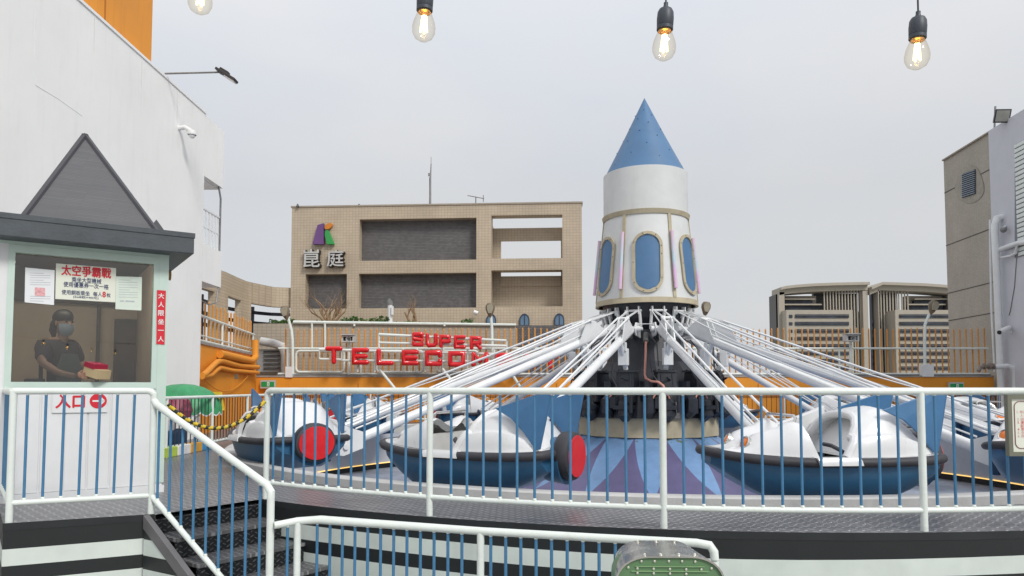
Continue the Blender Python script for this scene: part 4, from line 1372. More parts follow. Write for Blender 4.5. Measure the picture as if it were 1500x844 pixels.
def rrect(x0, x1, z0, z1, y, r_=0.12, n=4):
    out_ = []
    for cx_, cz_, a_ in ((x1 - r_, z1 - r_, 0), (x0 + r_, z1 - r_, 90), (x0 + r_, z0 + r_, 180), (x1 - r_, z0 + r_, 270)):
        for i in range(n + 1):
            t_ = R(a_ + 90 * i / n)
            out_.append(Vector((cx_ + r_ * math.cos(t_), y, cz_ + r_ * math.sin(t_))))
    return out_
for xa, xb in ((434, 504), (552, 620), (640, 700)):
    A_, B_ = P(xa, 514, 23.15), P(xb, 545, 23.15)
    MB().tube(rrect(A_.x, B_.x, B_.z, A_.z, 23.15), 0.035, 8, closed=True).build('pipe_frame', WHITE, of, smooth=True)

# terrace fence on the side wall
tf = thing('spiked_fence', 'orange picket fence climbing along the left terrace above the orange pipes', 'fence', (-7.4, 18.5, rel(1.0)))
y = 15.9
i = 0
def tfx(y): return -7.15 - (y - 15.66) / 7.32 * 1.12
while y < 23.0:
    inst('picket', pick, tf, (tfx(y), y, rel(1.05)), sc=(1, 1, 1.05 + 0.03 * math.sin(y * 5)))
    y += 0.38
    i += 1
for z, r_ in ((rel(1.68), 0.035), (rel(1.10), 0.03), (rel(1.22), 0.02)):
    MB().tube([(tfx(15.7) + .06, 15.7, z), (tfx(23) + .06, 23.0, z)], r_, 10).build('rail', WHITE, tf, smooth=True)
for y in (18.9, 22.8):
    MB().tube([(tfx(y) + .06, y, rel(1.05)), (tfx(y) + .06, y, rel(1.7))], 0.03, 8).build('post', WHITE, tf, smooth=True)

# silver duct behind the left end of the fence
dc = thing('air_duct', 'grey lagged duct and air unit behind the left end of the spiked fence', 'duct', (-6.6, 23, rel(0.4)))
MB().tube([P(382, 500, 23.9), P(400, 503, 23.9), P(414, 508, 23.9), P(418, 520, 23.9), P(418, 545, 23.9)], 0.14, 12).build('duct', KERB, dc, smooth=True)
mb = MB()
mb.box2(P(384, 545, 24.4), P(412, 512, 24.0))
mb.build('air_unit', mat('unit_grey', (0.30, 0.31, 0.31), 0.6, var=0.2), dc)
mb = MB()
for i in range(5):
    a_ = P(386, 515 + i * 6, 23.95); b_ = P(410, 515 + i * 6, 23.95)
    mb.bar(a_, b_, 0.04, 0.03)
mb.build('grille', DARKC, dc)

# street-type lamps, loudspeakers on the fence
def lamp(label, head, pts_, box, Y):
    base = P(*pts_[-1], Y)
    t = thing('fence_lamp', label, 'lamp', tuple(base), 'small lamps on bent white poles along the fence')
    MB().tube([P(x_, y_, Y) for x_, y_ in pts_], 0.045, 8).build('pole', WHITE, t, smooth=True)
    c = P(head[0], head[1], Y - 0.05)
    M_ = Matrix.Rotation(R(head[2]), 3, 'Y')
    h = MB().lathe([(0.03, -0.26), (0.08, -0.18), (0.15, 0.0), (0.15, 0.10), (0.10, 0.18), (0.02, 0.20)], 12, c, M=M_).build('lamp_head', LAMPB, t, smooth=True)
    mb = MB()
    mb.prism([c + M_ @ Vector((x_, -0.10, z_)) for x_, z_ in ((-0.05, -0.14), (0.05, -0.14), (0.10, 0.0), (0.09, 0.1), (0, 0.14), (-0.09, 0.1), (-0.10, 0))], (0, -0.05, 0))
    mb.build('glass', mat('lamp_glass_dull', (0.30, 0.27, 0.20), 0.3), h)
    if box:
        A_ = P(box[0], box[1], Y - 0.05); B_ = P(box[2], box[3], Y + 0.15)
        MB().box2(A_, B_).build('junction_box', ARMW, t)
lamp('small lamp on a bent white pole at the left end of the spiked fence', (418, 457, -12), [(422, 466), (427, 484), (428.5, 500), (429, 548)], (418, 537, 431, 553), 23.0)
lamp('small lamp on a thin white pole right of the red SUPER letters', (718, 453, 0), [(719, 462), (720.5, 480), (722, 550)], None, 23.0)
lamp('small lamp on a bent white pole in front of the far twin towers', (1367, 449, 18), [(1361, 461), (1355, 476), (1354.5, 500), (1355, 548)], (1351, 534, 1363, 552), 23.0)
lamp('small lamp head peeping out at the right of the rocket tower', (1034, 451, 8), [(1033, 460), (1033, 550)], None, 23.0)

def speaker(label, px, py, Y, mirror, base):
    t = thing('horn_speaker', label, 'loudspeaker', tuple(P(px, base, Y)), 'box loudspeakers along the fence')
    c = P(px, py, Y)
    mb = MB()
    mb.slab([-0.20, -0.15, 0.15, 0.20], [-0.10, -0.06, 0.07, 0.11], [(-0.15, 0.15, -0.06, 0.07)], lambda x_, d, z_: c + Vector((x_, d, z_)), -0.16, 0.12)
    mb.prism([c + Vector((-0.21, -0.24, 0.12)), c + Vector((0.21, -0.24, 0.12)), c + Vector((0.21, 0.14, 0.12)), c + Vector((-0.21, 0.14, 0.12))], (0, 0, 0.03))
    mb.build('housing', KERB, t)
    MB().box(c + Vector((0, 0.02, 0)), (0.30, 0.04, 0.14)).build('back_plate', DARKC, t)
    M_ = Matrix.Rotation(R(90), 3, 'X')
    MB().lathe([(0.0001, 0.02), (0.02, 0.02), (0.025, -0.02), (0.075, 0.16), (0.084, 0.16), (0.045, -0.04)], 16, c + Vector((0.02, 0, 0)), M=M_, cap=False).build('horn', KERB, t, smooth=True)
    MB().tube([P(px, py + 5, Y + 0.1), P(px, base, Y + 0.1)], 0.04, 8).build('post', WHITE, t, smooth=True)
speaker('grey box loudspeaker on the fence above the letter E of the red sign', 511, 497, 23.0, False, 549)
speaker('grey box loudspeaker on a post right of the swing arms', 1246, 496, 23.0, True, 549)

# exit signs
for px, py, Y, lb_ in ((393, 563, 22.9, 'green exit sign below the duct at the left end of the orange wall'),
                       (668, 562, 22.9, 'green exit sign behind the swing arms below the letters COM'),
                       (1400, 566, 22.9, 'green exit sign at the right end of the orange wall')):
    c = P(px, py, Y)
    t = thing('exit_sign', lb_, 'exit sign', tuple(c), 'green exit signs on the orange wall')
    MB().box(c, (0.46, 0.10, 0.26)).build('housing', KERB, t)
    MB().box(c + Vector((0, -0.055, 0)), (0.40, 0.012, 0.16)).build('face', GREENS, t)
    mb = MB()
    c2 = c + Vector((0, -0.063, 0))
    mb.box(c2 + Vector((0.02, 0, 0)), (0.075, 0.004, 0.13))
    mb.build('door_symbol', PLAINW, t)
    mb = MB()
    for a_, b_ in (((-0.01, 0.03), (0.015, -0.01)), ((0.015, -0.01), (-0.01, -0.05)), ((0.015, -0.01), (0.04, -0.045)), ((0.0, 0.03), (0.035, 0.02))):
        mb.bar(c2 + Vector((a_[0] + 0.01, -0.004, a_[1])), c2 + Vector((b_[0] + 0.01, -0.004, b_[1])), 0.003, 0.012)
    mb.build('runner_symbol', GREENS, t)

# ------------------------------------------------------------ red balloon letters on a white pipe frame
SY = 22.5
sg = thing('letter_sign', 'red balloon-like letters SUPER TELECOMBAT on a white pipe frame', 'sign', tuple(P(610, 550, SY)))
LET = {'T': [[(0, 1), (1, 1)], [(0.5, 1), (0.5, 0)]],
       'E': [[(1, 1), (0, 1), (0, 0), (1, 0)], [(0, .5), (0.9, .5)]],
       'L': [[(0, 1), (0, 0), (1, 0)]],
       'C': [[(1, .75), (1, 1), (0, 1), (0, 0), (1, 0), (1, .25)]],
       'O': [[(0, 0), (0, 1), (1, 1), (1, 0), (0, 0)]],
       'M': [[(0, 0), (0, 1), (.5, .35), (1, 1), (1, 0)]],
       'B': [[(0, 0), (0, 1), (1, .95), (.9, .55), (0, .5)], [(0.8, .5), (1, .4), (1, 0), (0, 0)]],
       'A': [[(0, 0), (.5, 1), (1, 0)], [(.2, .35), (.8, .35)]],
       'S': [[(1, .78), (1, 1), (0, 1), (0, .55), (1, .45), (1, 0), (0, 0), (0, .22)]],
       'U': [[(0, 1), (0, .15), (.15, 0), (.85, 0), (1, .15), (1, 1)]],
       'P': [[(0, 0), (0, 1), (1, .95), (1, .5), (0, .45)]],
       'R': [[(0, 0), (0, 1), (1, .95), (1, .5), (0, .48)], [(.5, .48), (1, 0)]]}
def letters(word, cents, tops, bots, wpx, r_):
    for ch, cx_, ty, by in zip(word, cents, tops, bots):
        mb = MB()
        for st_ in LET[ch]:
            pts3 = []
            for u, v in st_:
                px_ = cx_ + (u - 0.5) * (wpx - r_ * 2 * 50)
                py_ = by - r_ * 50 - v * (by - ty - r_ * 2 * 50)
                pts3.append(P(px_, py_, SY))
            mb.tube(pts3, r_, 12)
            for p in (pts3 if len(pts3) < 3 else pts3):
                mb.sphere(p, r_ * 1.0, 10)
        o = mb.build('letter', LETTER, sg, smooth=True, angle=80)
letters('TELECOMBAT', [489, 528, 564, 601, 635, 669, 703, 738, 772, 806], [507, 509, 510, 512, 513, 514, 515, 516, 517, 518], [534, 535, 536, 536, 537, 538, 538, 539, 540, 541], 26.5, 0.078)
letters('SUPER', [612, 632, 652, 673.5, 697], [486.5, 487.5, 489.5, 490.5, 491.5], [508, 509, 510, 511.5, 513], 18.5, 0.062)
mb = MB()
def fr(p_, r_=0.035, closed=True):
    mb.tube([P(x_, y_, SY + 0.12) for x_, y_ in p_], r_, 8, closed=closed)
fr([(555, 490), (742, 499), (742, 507), (555, 502)])
fr([(468, 512), (500, 512), (500, 527), (468, 526)])
fr([(502, 513), (745, 519), (745, 530), (502, 528)])
for x_ in (524, 549, 623, 648, 685, 724):
    fr([(x_, 545), (x_, 512)], 0.03, False)
fr([(555, 490), (555, 512)], 0.03, False); fr([(648, 500), (648, 545)], 0.03, False); fr([(742, 500), (742, 520)], 0.03, False)
fr([(555, 540), (583, 575)], 0.045, False); fr([(648, 540), (672, 572)], 0.045, False)
fr([(745, 540), (765, 572)], 0.045, False)
mb.build('pipe_frame', WHITE, sg, smooth=True)

# ------------------------------------------------------------ planter wall, hedge, bare trees, vent pipe
PY = 24.8
A_, B_ = P(384, 474, PY), P(755, 474, PY)
pw = thing('planter_wall', 'tan tiled planter wall behind the red letters and spiked fence', 'wall', (A_.x, PY, 0))
MB().box2((A_.x - 0.3, PY, 0), (B_.x, PY + 1.6, A_.z)).build('wall', PLANTT, pw)
mb = MB()
mb.tube([P(430, 474, PY - 0.05) + Vector((0, 0, 0)), P(430, 472, PY - 0.05), P(756, 476, PY - 0.05)], 0.045, 8)
for x_ in (457, 476, 519, 651):
    mb.tube([P(x_, 472, PY - 0.06), P(x_, 512 if x_ < 500 else 478, PY - 0.06)], 0.04, 8)
mb.build('top_pipe', WHITE, pw, smooth=True)
MB().box2((B_.x + 0.02, PY + 0.5, 0), (P(845, 474, PY + 0.5).x, PY + 0.8, A_.z - 0.02)).build('dark_panel', DTILE, pw)
mb = MB()
rng = random.Random(3)
for (xa, xb, n_, h_) in ((398, 430, 260, 0.16), (500, 572, 420, 0.25), (430, 500, 160, 0.10), (676, 692, 60, 0.14), (572, 620, 60, 0.08)):
    a_, b_ = P(xa, 474, PY + 0.4), P(xb, 474, PY + 0.4)
    for i in range(n_):
        x_ = rng.uniform(a_.x, b_.x)
        hh = h_ * (0.5 + 0.5 * math.sin(x_ * 3.1) ** 2)
        p = Vector((x_, PY + rng.uniform(0.1, 0.8), a_.z + rng.uniform(-0.02, hh)))
        d = Vector((rng.gauss(0, 1), rng.gauss(0, 1), rng.gauss(0, 1))).normalized() * 0.06
        e2 = Vector((rng.gauss(0, 1), rng.gauss(0, 1), rng.gauss(0, 1))).normalized() * 0.04
        mb.add([p - d, p + e2, p + d, p - e2], [(0, 1, 2, 3)])
tag(mb.build('low_hedge', SHRUB, kind='stuff'), 'low green hedge leaves along the top of the planter wall', 'hedge')

def tree(label, base, height, spread, seed, n0, lean=(0, 0)):
    rg = random.Random(seed)
    t = thing('bare_tree', label, 'tree', tuple(base), 'leafless pruned trees on the planter')
    mb = MB(); tw = MB()
    def grow(p, d, L_, r_, lvl, tgt):
        pts_ = [p]; rs = [r_]
        q_ = p.copy()
        for i in range(4):
            d = (d + Vector((rg.gauss(0, .16), rg.gauss(0, .16), rg.gauss(0, .10) + 0.04))).normalized()
            q_ = q_ + d * L_ / 4
            pts_.append(q_.copy()); rs.append(r_ * (1 - 0.13 * (i + 1)))
        tgt.tube(pts_, rs, 6 if lvl < 2 else 4)
        if lvl < 5:
            for k_ in range(2 if lvl else 2 + (rg.random() < .5)):
                a_ = rg.choice([2, 3, 4]) if lvl else rg.choice([2, 4])
                nd = (d + Vector((rg.gauss(0, .55), rg.gauss(0, .45), rg.uniform(-0.1, .5)))).normalized()
                grow(pts_[a_], nd, L_ * rg.uniform(.55, .8), rs[a_] * 0.68, lvl + 1, tw if lvl >= 1 else tgt)
    for i in range(n0):
        f = (i + 0.5) / n0 - 0.5
        grow(Vector(base) + Vector((f * 0.25, 0, 0)), Vector((f * spread + lean[0], rg.gauss(0, .1), 1)).normalized(), height * rg.uniform(.30, .42), 0.052, 0, mb)
    mb.build('trunk', BARK, t, smooth=True)
    tw.build('branches', BARK, t, smooth=True, kind='stuff')
tree('larger bare branching tree standing below the two dark Chinese characters', P(484, 474, PY + 0.5), 1.75, 2.6, 12, 7, (-0.3, 0))
tree('smaller bare tree of a few upright stems before the wide dark panel', P(605, 474, PY + 0.5), 1.15, 0.9, 5, 3)
vp = thing('vent_pipe', 'thick white vent pipe with dark cap standing on the planter', 'pipe', tuple(P(571.5, 474, PY + 0.3)))
MB().tube([P(571.5, 474, PY + .3), P(571.5, 447, PY + .3)], 0.085, 12).build('pipe', ARMW, vp, smooth=True)
MB().tube([P(571.5, 447, PY + .3), P(571.5, 441, PY + .3), P(573, 439.5, PY + .3)], 0.10, 12).build('cap', GREYM, vp, smooth=True)
MB().box(P(575, 455, PY + .2), (0.07, 0.1, 0.3)).build('bracket', ARMW, vp)

# ------------------------------------------------------------ tan building with logo
BL = P(425, 475, 27.9); BR = P(853, 475, 27.2)
bx = Vector((BR.x - BL.x, BR.y - BL.y, 0)); BW = bx.length; bx.normalize()
by_ = Vector((-bx.y, bx.x, 0))
tb = thing('tan_building', 'tan tiled building block with dark recesses, logo and Chinese characters', 'building', (BL.x, BL.y, 0), rz=0)
tb.rotation_euler = (0, 0, math.atan2(bx.y, bx.x))
BASE[tb.name] = (0, 0, 0)
def bu(px):
    return (px - 425) / 428.0 * BW
def bz(py, px=640):
    f = (px - 425) / 428.0
    return P(px, py, 27.9 - 0.7 * f).z
ZT = bz(301)
holes = [(527, 700, 381, 320), (527, 700, 451, 400), (447, 509, 451, 400), (722, 825, 380, 317), (722, 825, 450, 397)]
hol = [(bu(a), bu(b_), bz(c), bz(d)) for a, b_, c, d in holes]
xs = [0, BW] + [h[0] for h in hol] + [h[1] for h in hol]
zs = [0, ZT] + [h[2] for h in hol] + [h[3] for h in hol]
zs = sorted(set(zs))
MB().slab(xs, zs, hol, lambda x_, d, z_: Vector((x_, d, z_)), 0, 0.55).build('wall', TAN, tb)
for h in hol[:3]:
    MB().box2((h[0] - 0.05, 0.36, h[2] - 0.05), (h[1] + 0.05, 0.50, h[3] + 0.05)).build('recess_panel', DTILE, tb)
# solid body behind the panels, left of the open frames
MB().box2((0.02, 0.56, 0), (bu(712), 4.5, ZT - 0.02)).build('rear_block', TANY, tb)
# open frames at the right: back frame, beams
mb = MB()
x0, x1 = bu(712), BW - 0.02
kf = 1.033
def bzb(py): return E + (bz(py, 780) - E) * kf
bh = [(bu(733), bu(823), bzb(379), bzb(352)), (bu(733), bu(823), bzb(404.5), bzb(398)), (bu(733), bu(823), bzb(452), bzb(449.5))]
zt_b = bzb(334)
mb.slab([x0, x1] + [v for h in bh for v in h[:2]], [0, zt_b] + [v for h in bh for v in h[2:]], bh, lambda x_, d, z_: Vector((x_, d, z_)), 0.9, 1.1)
mb.build('back_frame', TAN, tb)
MB().box2((bu(733), 0.84, bzb(420)), (bu(823), 0.895, bzb(405))).build('beam', TAN, tb)
MB().box2((x0 + 0.02, 0.56, bz(390)), (x1, 0.89, bz(383))).build('floor_slab', TAN, tb)
MB().box2((-0.04, -0.03, ZT), (BW + 0.04, 0.6, ZT + 0.06)).build('coping', mat('tan_coping', (0.33, 0.28, 0.22), 0.7), tb)
# logo
def lp3(px, py, d=-0.0): return Vector((bu(px), d, bz(py, px)))
mb = MB().prism([lp3(459, 359, -0.03), lp3(466, 331, -0.03), lp3(475, 328.5, -0.03), lp3(475.5, 359, -0.03)], (0, -0.14, 0)); lo = mb.build('logo_piece', mat('logo_purple', (0.14, 0.06, 0.20), 0.5), tb)
MB().prism([lp3(477.5, 339.5, -0.03), lp3(481.5, 338, -0.03), lp3(484, 343, -0.03), lp3(491, 359, -0.03), lp3(480.5, 359, -0.03), lp3(477, 346, -0.03)], (0, -0.14, 0)).build('logo_piece', mat('logo_green', (0.03, 0.30, 0.07), 0.5), tb)
MB().prism([lp3(482 + 6.2 * math.cos(t_) * math.cos(R(32)) - 3.8 * math.sin(t_) * math.sin(R(32)), 332.5 - 6.2 * math.cos(t_) * math.sin(R(32)) - 3.8 * math.sin(t_) * math.cos(R(32)), -0.03) for t_ in [2 * pi * i / 20 for i in range(20)]], (0, -0.12, 0)).build('logo_piece', mat('logo_orange', (0.60, 0.20, 0.02), 0.5), tb)
for ch, px in (('崑', 459), ('庭', 494.5)):
    c = lp3(px, 380, -0.10)
    put_text(ch, 0.72, c, (1, 0, 0), (0, 0, 1), mat('character_dark_edge', (0.03, 0.025, 0.02), 0.6), tb, depth=0.07, name='character_body', width=0.64, bold=0.02)
    put_text(ch, 0.72, c + Vector((-0.02, -0.10, 0.015)), (1, 0, 0), (0, 0, 1), mat('character_silver', (0.55, 0.54, 0.52), 0.35, 0.3), tb, depth=0.01, name='character_face', width=0.64, bold=0.007)
for px in (722, 770, 820):
    c = lp3(px, 475, 0)
    ww_ = MB().prism([Vector((c.x + 0.19 * x_, -0.02, bz(478) + z_)) for x_, z_ in ((-1, 0), (1, 0), (1, .24), (.8, .36), (.4, .44), (0, .46), (-.4, .44), (-.8, .36), (-1, .24))], (0, -0.05, 0)).build('arched_window', mat('arched_frame_dark', (0.03, 0.05, 0.09), 0.4), tb)
    mb = MB()
    for s_ in (-1, 1):
        mb.prism([Vector((c.x + x_ * s_, -0.075, bz(478) + z_)) for x_, z_ in ((0.02, 0.02), (0.15, 0.02), (0.15, 0.24), (0.10, 0.34), (0.02, 0.38))], (0, -0.006, 0))
    mb.build('pane', mat('pale_blue_pane', (0.12, 0.20, 0.30), 0.15), ww_)
# small white camera on the tan wall
tc_ = thing('wall_camera', 'tiny white camera on the tan building beside the lamp pole', 'camera', tuple(P(697, 458, 27.3)))
MB().tube([P(694, 457, 27.2), P(700, 459, 27.2)], 0.08, 8).build('housing', PLAINW, tc_, smooth=True)
# mast and aerial
am = thing('antenna_mast', 'slender lattice antenna mast rising from the tan building roof', 'antenna', tuple(P(631, 301, 29)))
MB().tube([P(630, 304, 29), P(630.5, 262, 29), P(631.5, 240, 29)], [0.05, 0.035, 0.02], 8).build('mast', GREYM, am, smooth=True)
MB().tube([P(631.5, 240, 29), P(631.5, 230, 29)], 0.012, 6).build('whip', GREYM, am)
mb = MB().box(P(629, 256, 29), (0.10, 0.06, 0.12)); mb.tube([P(629, 260, 29), P(629, 304, 29)], 0.01, 4)
mb.build('beacon', GREYM, am)
ta = thing('television_aerial', 'small horizontal television aerial on the tan building roof', 'antenna', tuple(P(697, 300, 29)))
MB().tube([P(697, 303, 29), P(697, 288, 29)], 0.025, 6).build('mast', GREYM, ta)
mb = MB().tube([P(685, 286.5, 29), P(709, 291, 29)], 0.018, 6)
for f in (0, .15, .3, .45, .6, .78, .9, 1):
    x_ = 685 + 24 * f; y_ = 286.5 + 4.5 * f
    mb.tube([P(x_, y_, 28.8), P(x_, y_, 29.2)], 0.008, 4)
mb.tube([P(708, 286, 29), P(708, 296, 29)], 0.018, 6)
mb.build('boom', GREYM, ta)
# tiny finial lights on the roof edge
for px, lb_ in ((436, 'tiny black roof-edge spike at the left corner of the tan building'), (526, 'tiny black roof-edge spike right of the purple and green logo')):
    tag(MB().tube([P(px, 303, 27.8), P(px, 299, 27.8)], [0.06, 0.03], 8).build('roof_spike', DARKC, base=tuple(P(px, 303, 27.8))), lb_, 'spike')

# curved tan wall at the left with openings
cwt = thing('curved_wall', 'curving tan tiled wall with long openings beside the tan building', 'wall', (-10, 26, 0))
cpts = []
NS = 34
def cw_pt(f):
    # plan curve from the left (nearer) to the tan building
    px = 232 + (425 - 232) * f
    Yc_ = -interp(-px, [(-232, -19.2), (-262, -20.6), (-290, -22.3), (-330, -24.3), (-360, -26.4), (-400, -27.9), (-425, -28.1)])
    return px, Yc_
def cw(f, d, z):
    px, Yc_ = cw_pt(f)
    p = P(px, 500, Yc_)
    p2 = P(cw_pt(min(1, f + .02))[0], 500, cw_pt(min(1, f + .02))[1]); p1 = P(cw_pt(max(0, f - .02))[0], 500, cw_pt(max(0, f - .02))[1])
    t_ = Vector((p2.x - p1.x, p2.y - p1.y, 0)).normalized()
    n_ = Vector((-t_.y, t_.x, 0))
    return Vector((p.x, p.y, z)) + n_ * d
def fpx(px): return (px - 232) / 193.0
zt_ = (568 - 421) / F * 28.1 + E
zo = (568 - 446) / F * 28.0 + E - 0.1
zb_ = rel(1.4)
ops = [(fpx(262), fpx(282)), (fpx(292), fpx(313)), (fpx(333), fpx(352)), (fpx(367), fpx(425))]
ops = [(fpx(255), fpx(282), zb_, zo), (fpx(291), fpx(313), zb_, zo), (fpx(333), fpx(352), zb_, zo), (fpx(367), 1.0, zb_, zo)]
xs = [i / NS for i in range(NS + 1)] + [v for o in ops for v in o[:2]]
MB().slab(xs, [0, zt_, zb_, zo], ops, cw, 0, 0.22).build('wall', TAN, cwt)
mb = MB()
for z in (zo - 0.22, zo - 0.62, zo - 1.0):
    for i in range(NS):
        a_, b_ = cw(i / NS, 0.7, z), cw((i + 1) / NS, 0.7, z)
        mb.bar(a_, b_, 0.05, 0.13)
for f in (fpx(283), fpx(325), fpx(392)):
    p = cw(f, 0.72, zb_); mb.bar(p, p + Vector((0, 0, zo - zb_)), 0.1, 0.1)
mb.build('dark_louvre', mat('louvre_navy', (0.02, 0.025, 0.045), 0.4), cwt)

# ------------------------------------------------------------ far twin towers
def far_tower(label, fx, mirror):
    Y0 = 92.0
    t = thing('far_tower', label, 'building', tuple(P(fx(70), 560, Y0)), 'pair of distant concrete towers')
    def Q(px, py, d=0.0): 
        v = P(fx(px), py, Y0); return Vector((v.x, v.y + d, v.z))
    s = -1 if mirror else 1
    def bx2(xa, ya, xb, yb, d0, d1, m, name, par=None):
        a_, b_ = Q(xa, ya, d0), Q(xb, yb, d1)
        return MB().box2((a_.x, a_.y, a_.z), (b_.x, b_.y, b_.z)).build(name, m, par or t)
    # px is measured within the tower: 0 outer edge .. 139 inner edge
    # curved crown
    crown = [(10, 421.5), (16, 420), (32, 418), (60, 416), (90, 415), (139, 414)]
    if mirror: crown = crown[:-1] + [(121, 414), (137, 421)]
    mb = MB()
    for (xa, ya), (xb, yb) in zip(crown, crown[1:]):
        for (o0, o1, dd) in ((0, 4, -0.6), (4, 11, 0.0)):
            mb.add([Q(xa, ya + o1, dd), Q(xb, yb + o1, dd), Q(xb, yb + o0, dd), Q(xa, ya + o0, dd), Q(xa, ya + o1, 2.8), Q(xb, yb + o1, 2.8), Q(xb, yb + o0, 2.8), Q(xa, ya + o0, 2.8)],
                   [(0, 1, 2, 3), (5, 4, 7, 6), (3, 2, 6, 7), (1, 0, 4, 5), (0, 3, 7, 4), (2, 1, 5, 6)])
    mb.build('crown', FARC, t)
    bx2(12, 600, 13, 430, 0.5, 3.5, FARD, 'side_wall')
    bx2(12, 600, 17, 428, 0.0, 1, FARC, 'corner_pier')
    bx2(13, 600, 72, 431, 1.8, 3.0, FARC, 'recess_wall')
    for k_, (xa, xb, ya, yb) in enumerate(((19, 64, 439, 445), (22, 74, 447, 455))):
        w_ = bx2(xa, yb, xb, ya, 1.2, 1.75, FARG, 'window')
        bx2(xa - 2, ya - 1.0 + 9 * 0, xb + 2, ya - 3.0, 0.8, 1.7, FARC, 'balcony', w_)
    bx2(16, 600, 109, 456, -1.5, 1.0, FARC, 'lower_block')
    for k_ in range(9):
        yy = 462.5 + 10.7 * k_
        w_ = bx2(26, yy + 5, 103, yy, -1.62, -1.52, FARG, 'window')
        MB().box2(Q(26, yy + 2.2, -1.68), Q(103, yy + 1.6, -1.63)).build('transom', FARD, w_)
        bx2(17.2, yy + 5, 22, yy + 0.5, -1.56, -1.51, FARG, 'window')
    # tall fins before dark glazing
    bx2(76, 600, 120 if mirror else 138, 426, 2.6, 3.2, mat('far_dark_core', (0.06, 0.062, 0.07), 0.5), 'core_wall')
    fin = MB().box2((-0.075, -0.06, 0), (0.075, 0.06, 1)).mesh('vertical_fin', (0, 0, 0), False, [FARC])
    for k_ in range(10 if mirror else 14):
        px = 78 + 4.4 * k_
        z1 = Q(px, 425).z
        z0_ = Q(px, 457).z if px < 109 else 0.0
        p = Q(px, 425)
        inst('vertical_fin', fin, t, (p.x, p.y + 0.6, z0_), sc=(1, 1, z1 - z0_))
    for k_ in range(9):
        yy = 466 + 10.7 * k_
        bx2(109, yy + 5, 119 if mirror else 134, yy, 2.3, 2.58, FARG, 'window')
    # bright gaps where sky shows through the top storey
    if mirror:
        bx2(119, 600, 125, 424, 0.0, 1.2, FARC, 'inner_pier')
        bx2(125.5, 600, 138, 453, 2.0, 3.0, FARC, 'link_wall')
    else:
        bx2(136, 600, 139, 426, 0.0, 1.2, FARC, 'inner_pier')
    return t
far_tower('left one of two distant concrete towers with vertical fins', lambda p: 1132 + p, False)
far_tower('right one of two distant concrete towers, partly behind the grey tiled wall', lambda p: 1412 - p - 1, True)

# ------------------------------------------------------------ right-hand buildings
p1 = Vector((15.74, 26.0, 0)); p2 = Vector((15.50, 23.07, 0)); dr = (p2 - p1).normalized(); nr = Vector((-1, 0.085, 0)).normalized()  # wall ends scaled out from the camera to a greater depth
rb = thing('tiled_building', 'brown-grey tiled wall with a small louvre at the right', 'building', tuple(p1))
ztr = P(1385, 236, 26.0).z
mb = MB().prism([p1 + Vector((0, 0, 0)), p2, p2 - nr * 4, p1 - nr * 4], (0, 0, ztr))
mb.build('wall', GTILE, rb)
mb = MB()
for py in (283 + 0, 360, 430, 470):
    z = P(1388, py, 26.0).z
    a_, b_ = p1 + nr * 0.004, p2 + nr * 0.004
    mb.bar(Vector((a_.x, a_.y, z)), Vector((b_.x, b_.y, z)), 0.01, 0.03)
mb.build('panel_joint', mat('joint_dark', (0.09, 0.08, 0.07), 0.9), rb)
def rp(px, py, off=0.0): return onplane(px, py, p1 + nr * off, nr)
pt_ = []
for i in range(22):
    a_ = 2 * pi * i / 22
    rg_ = 1 + 0.05 * math.sin(3 * a_) + 0.02 * math.sin(5 * a_)
    pt_.append(rp(1420 + 21 * math.cos(a_) * rg_, 271 + 28 * math.sin(a_) * rg_, 0.006))
MB().prism(pt_, nr * 0.003).build('plaster_patch', mat('patch_grey', (0.35, 0.32, 0.27), 0.9, var=0.15, vscale=5, dirt=0.3, dirtcol=(0.26, 0.24, 0.2)), rb)
vq = [rp(1410, 255, 0.02), rp(1429, 248, 0.02), rp(1429, 284, 0.02), rp(1410, 290, 0.02)]
lv = MB().prism(vq, nr * 0.02).build('vent_opening', FARG, rb)
mb = MB()
for i in range(12):
    f = (i + .5) / 12
    mb.bar(vq[0].lerp(vq[3], f) + nr * 0.03, vq[1].lerp(vq[2], f) + nr * 0.03, 0.04, 0.022)
mb.build('vent_slats', mat('slat_blue_grey', (0.25, 0.30, 0.36), 0.5), lv)
MB().bar(p1 + Vector((0, 0, ztr + 0.02)), p2 + Vector((0, 0, ztr + 0.02)), 0.12, 0.05).build('coping', mat('tan_coping', (0.33, 0.28, 0.22), 0.7), rb)

lb2 = thing('lilac_building', 'pale lilac rendered wall with louvres at the right edge', 'building', tuple(p2))
p3 = p2 + dr * 14
ztl = P(1453, 193, 23.07).z + 0.02
off = nr * 0.05
mb = MB().prism([p2 + off, p3 + off, p3 - nr * 4, p2 - nr * 4], (0, 0, ztl))
mb.build('wall', LILAC, lb2)
def lp_(px, py, o=0.06): return onplane(px, py, p2 + nr * o, nr)
lo_ = thing('wall_louvre', 'tall white slatted louvre on the lilac wall at the right edge', 'louvre', tuple(lp_(1488, 375)))
a_, b_ = lp_(1487, 212), lp_(1487, 378)
slat = MB()
for i in range(24):
    z = a_.z + (b_.z - a_.z) * (i + 0.5) / 24
    MB().bar(Vector((a_.x, a_.y, z)), Vector((a_.x, a_.y, z)) + dr * 1.6, 0.07, 0.105).build('slat', WHITE, lo_)
MB().prism([a_, a_ + dr * 1.6, Vector((b_.x, b_.y, b_.z)) + dr * 1.6, b_], nr * 0.012).build('backing', mat('louvre_shadow_grey', (0.22, 0.22, 0.25), 0.8), lo_)
ff = P(1456, 168, 22.8); base_ = Vector((ff.x, ff.y, ztl))
flo = thing('floodlight', 'square black floodlight on a short pole on top of the lilac wall', 'floodlight', tuple(base_))
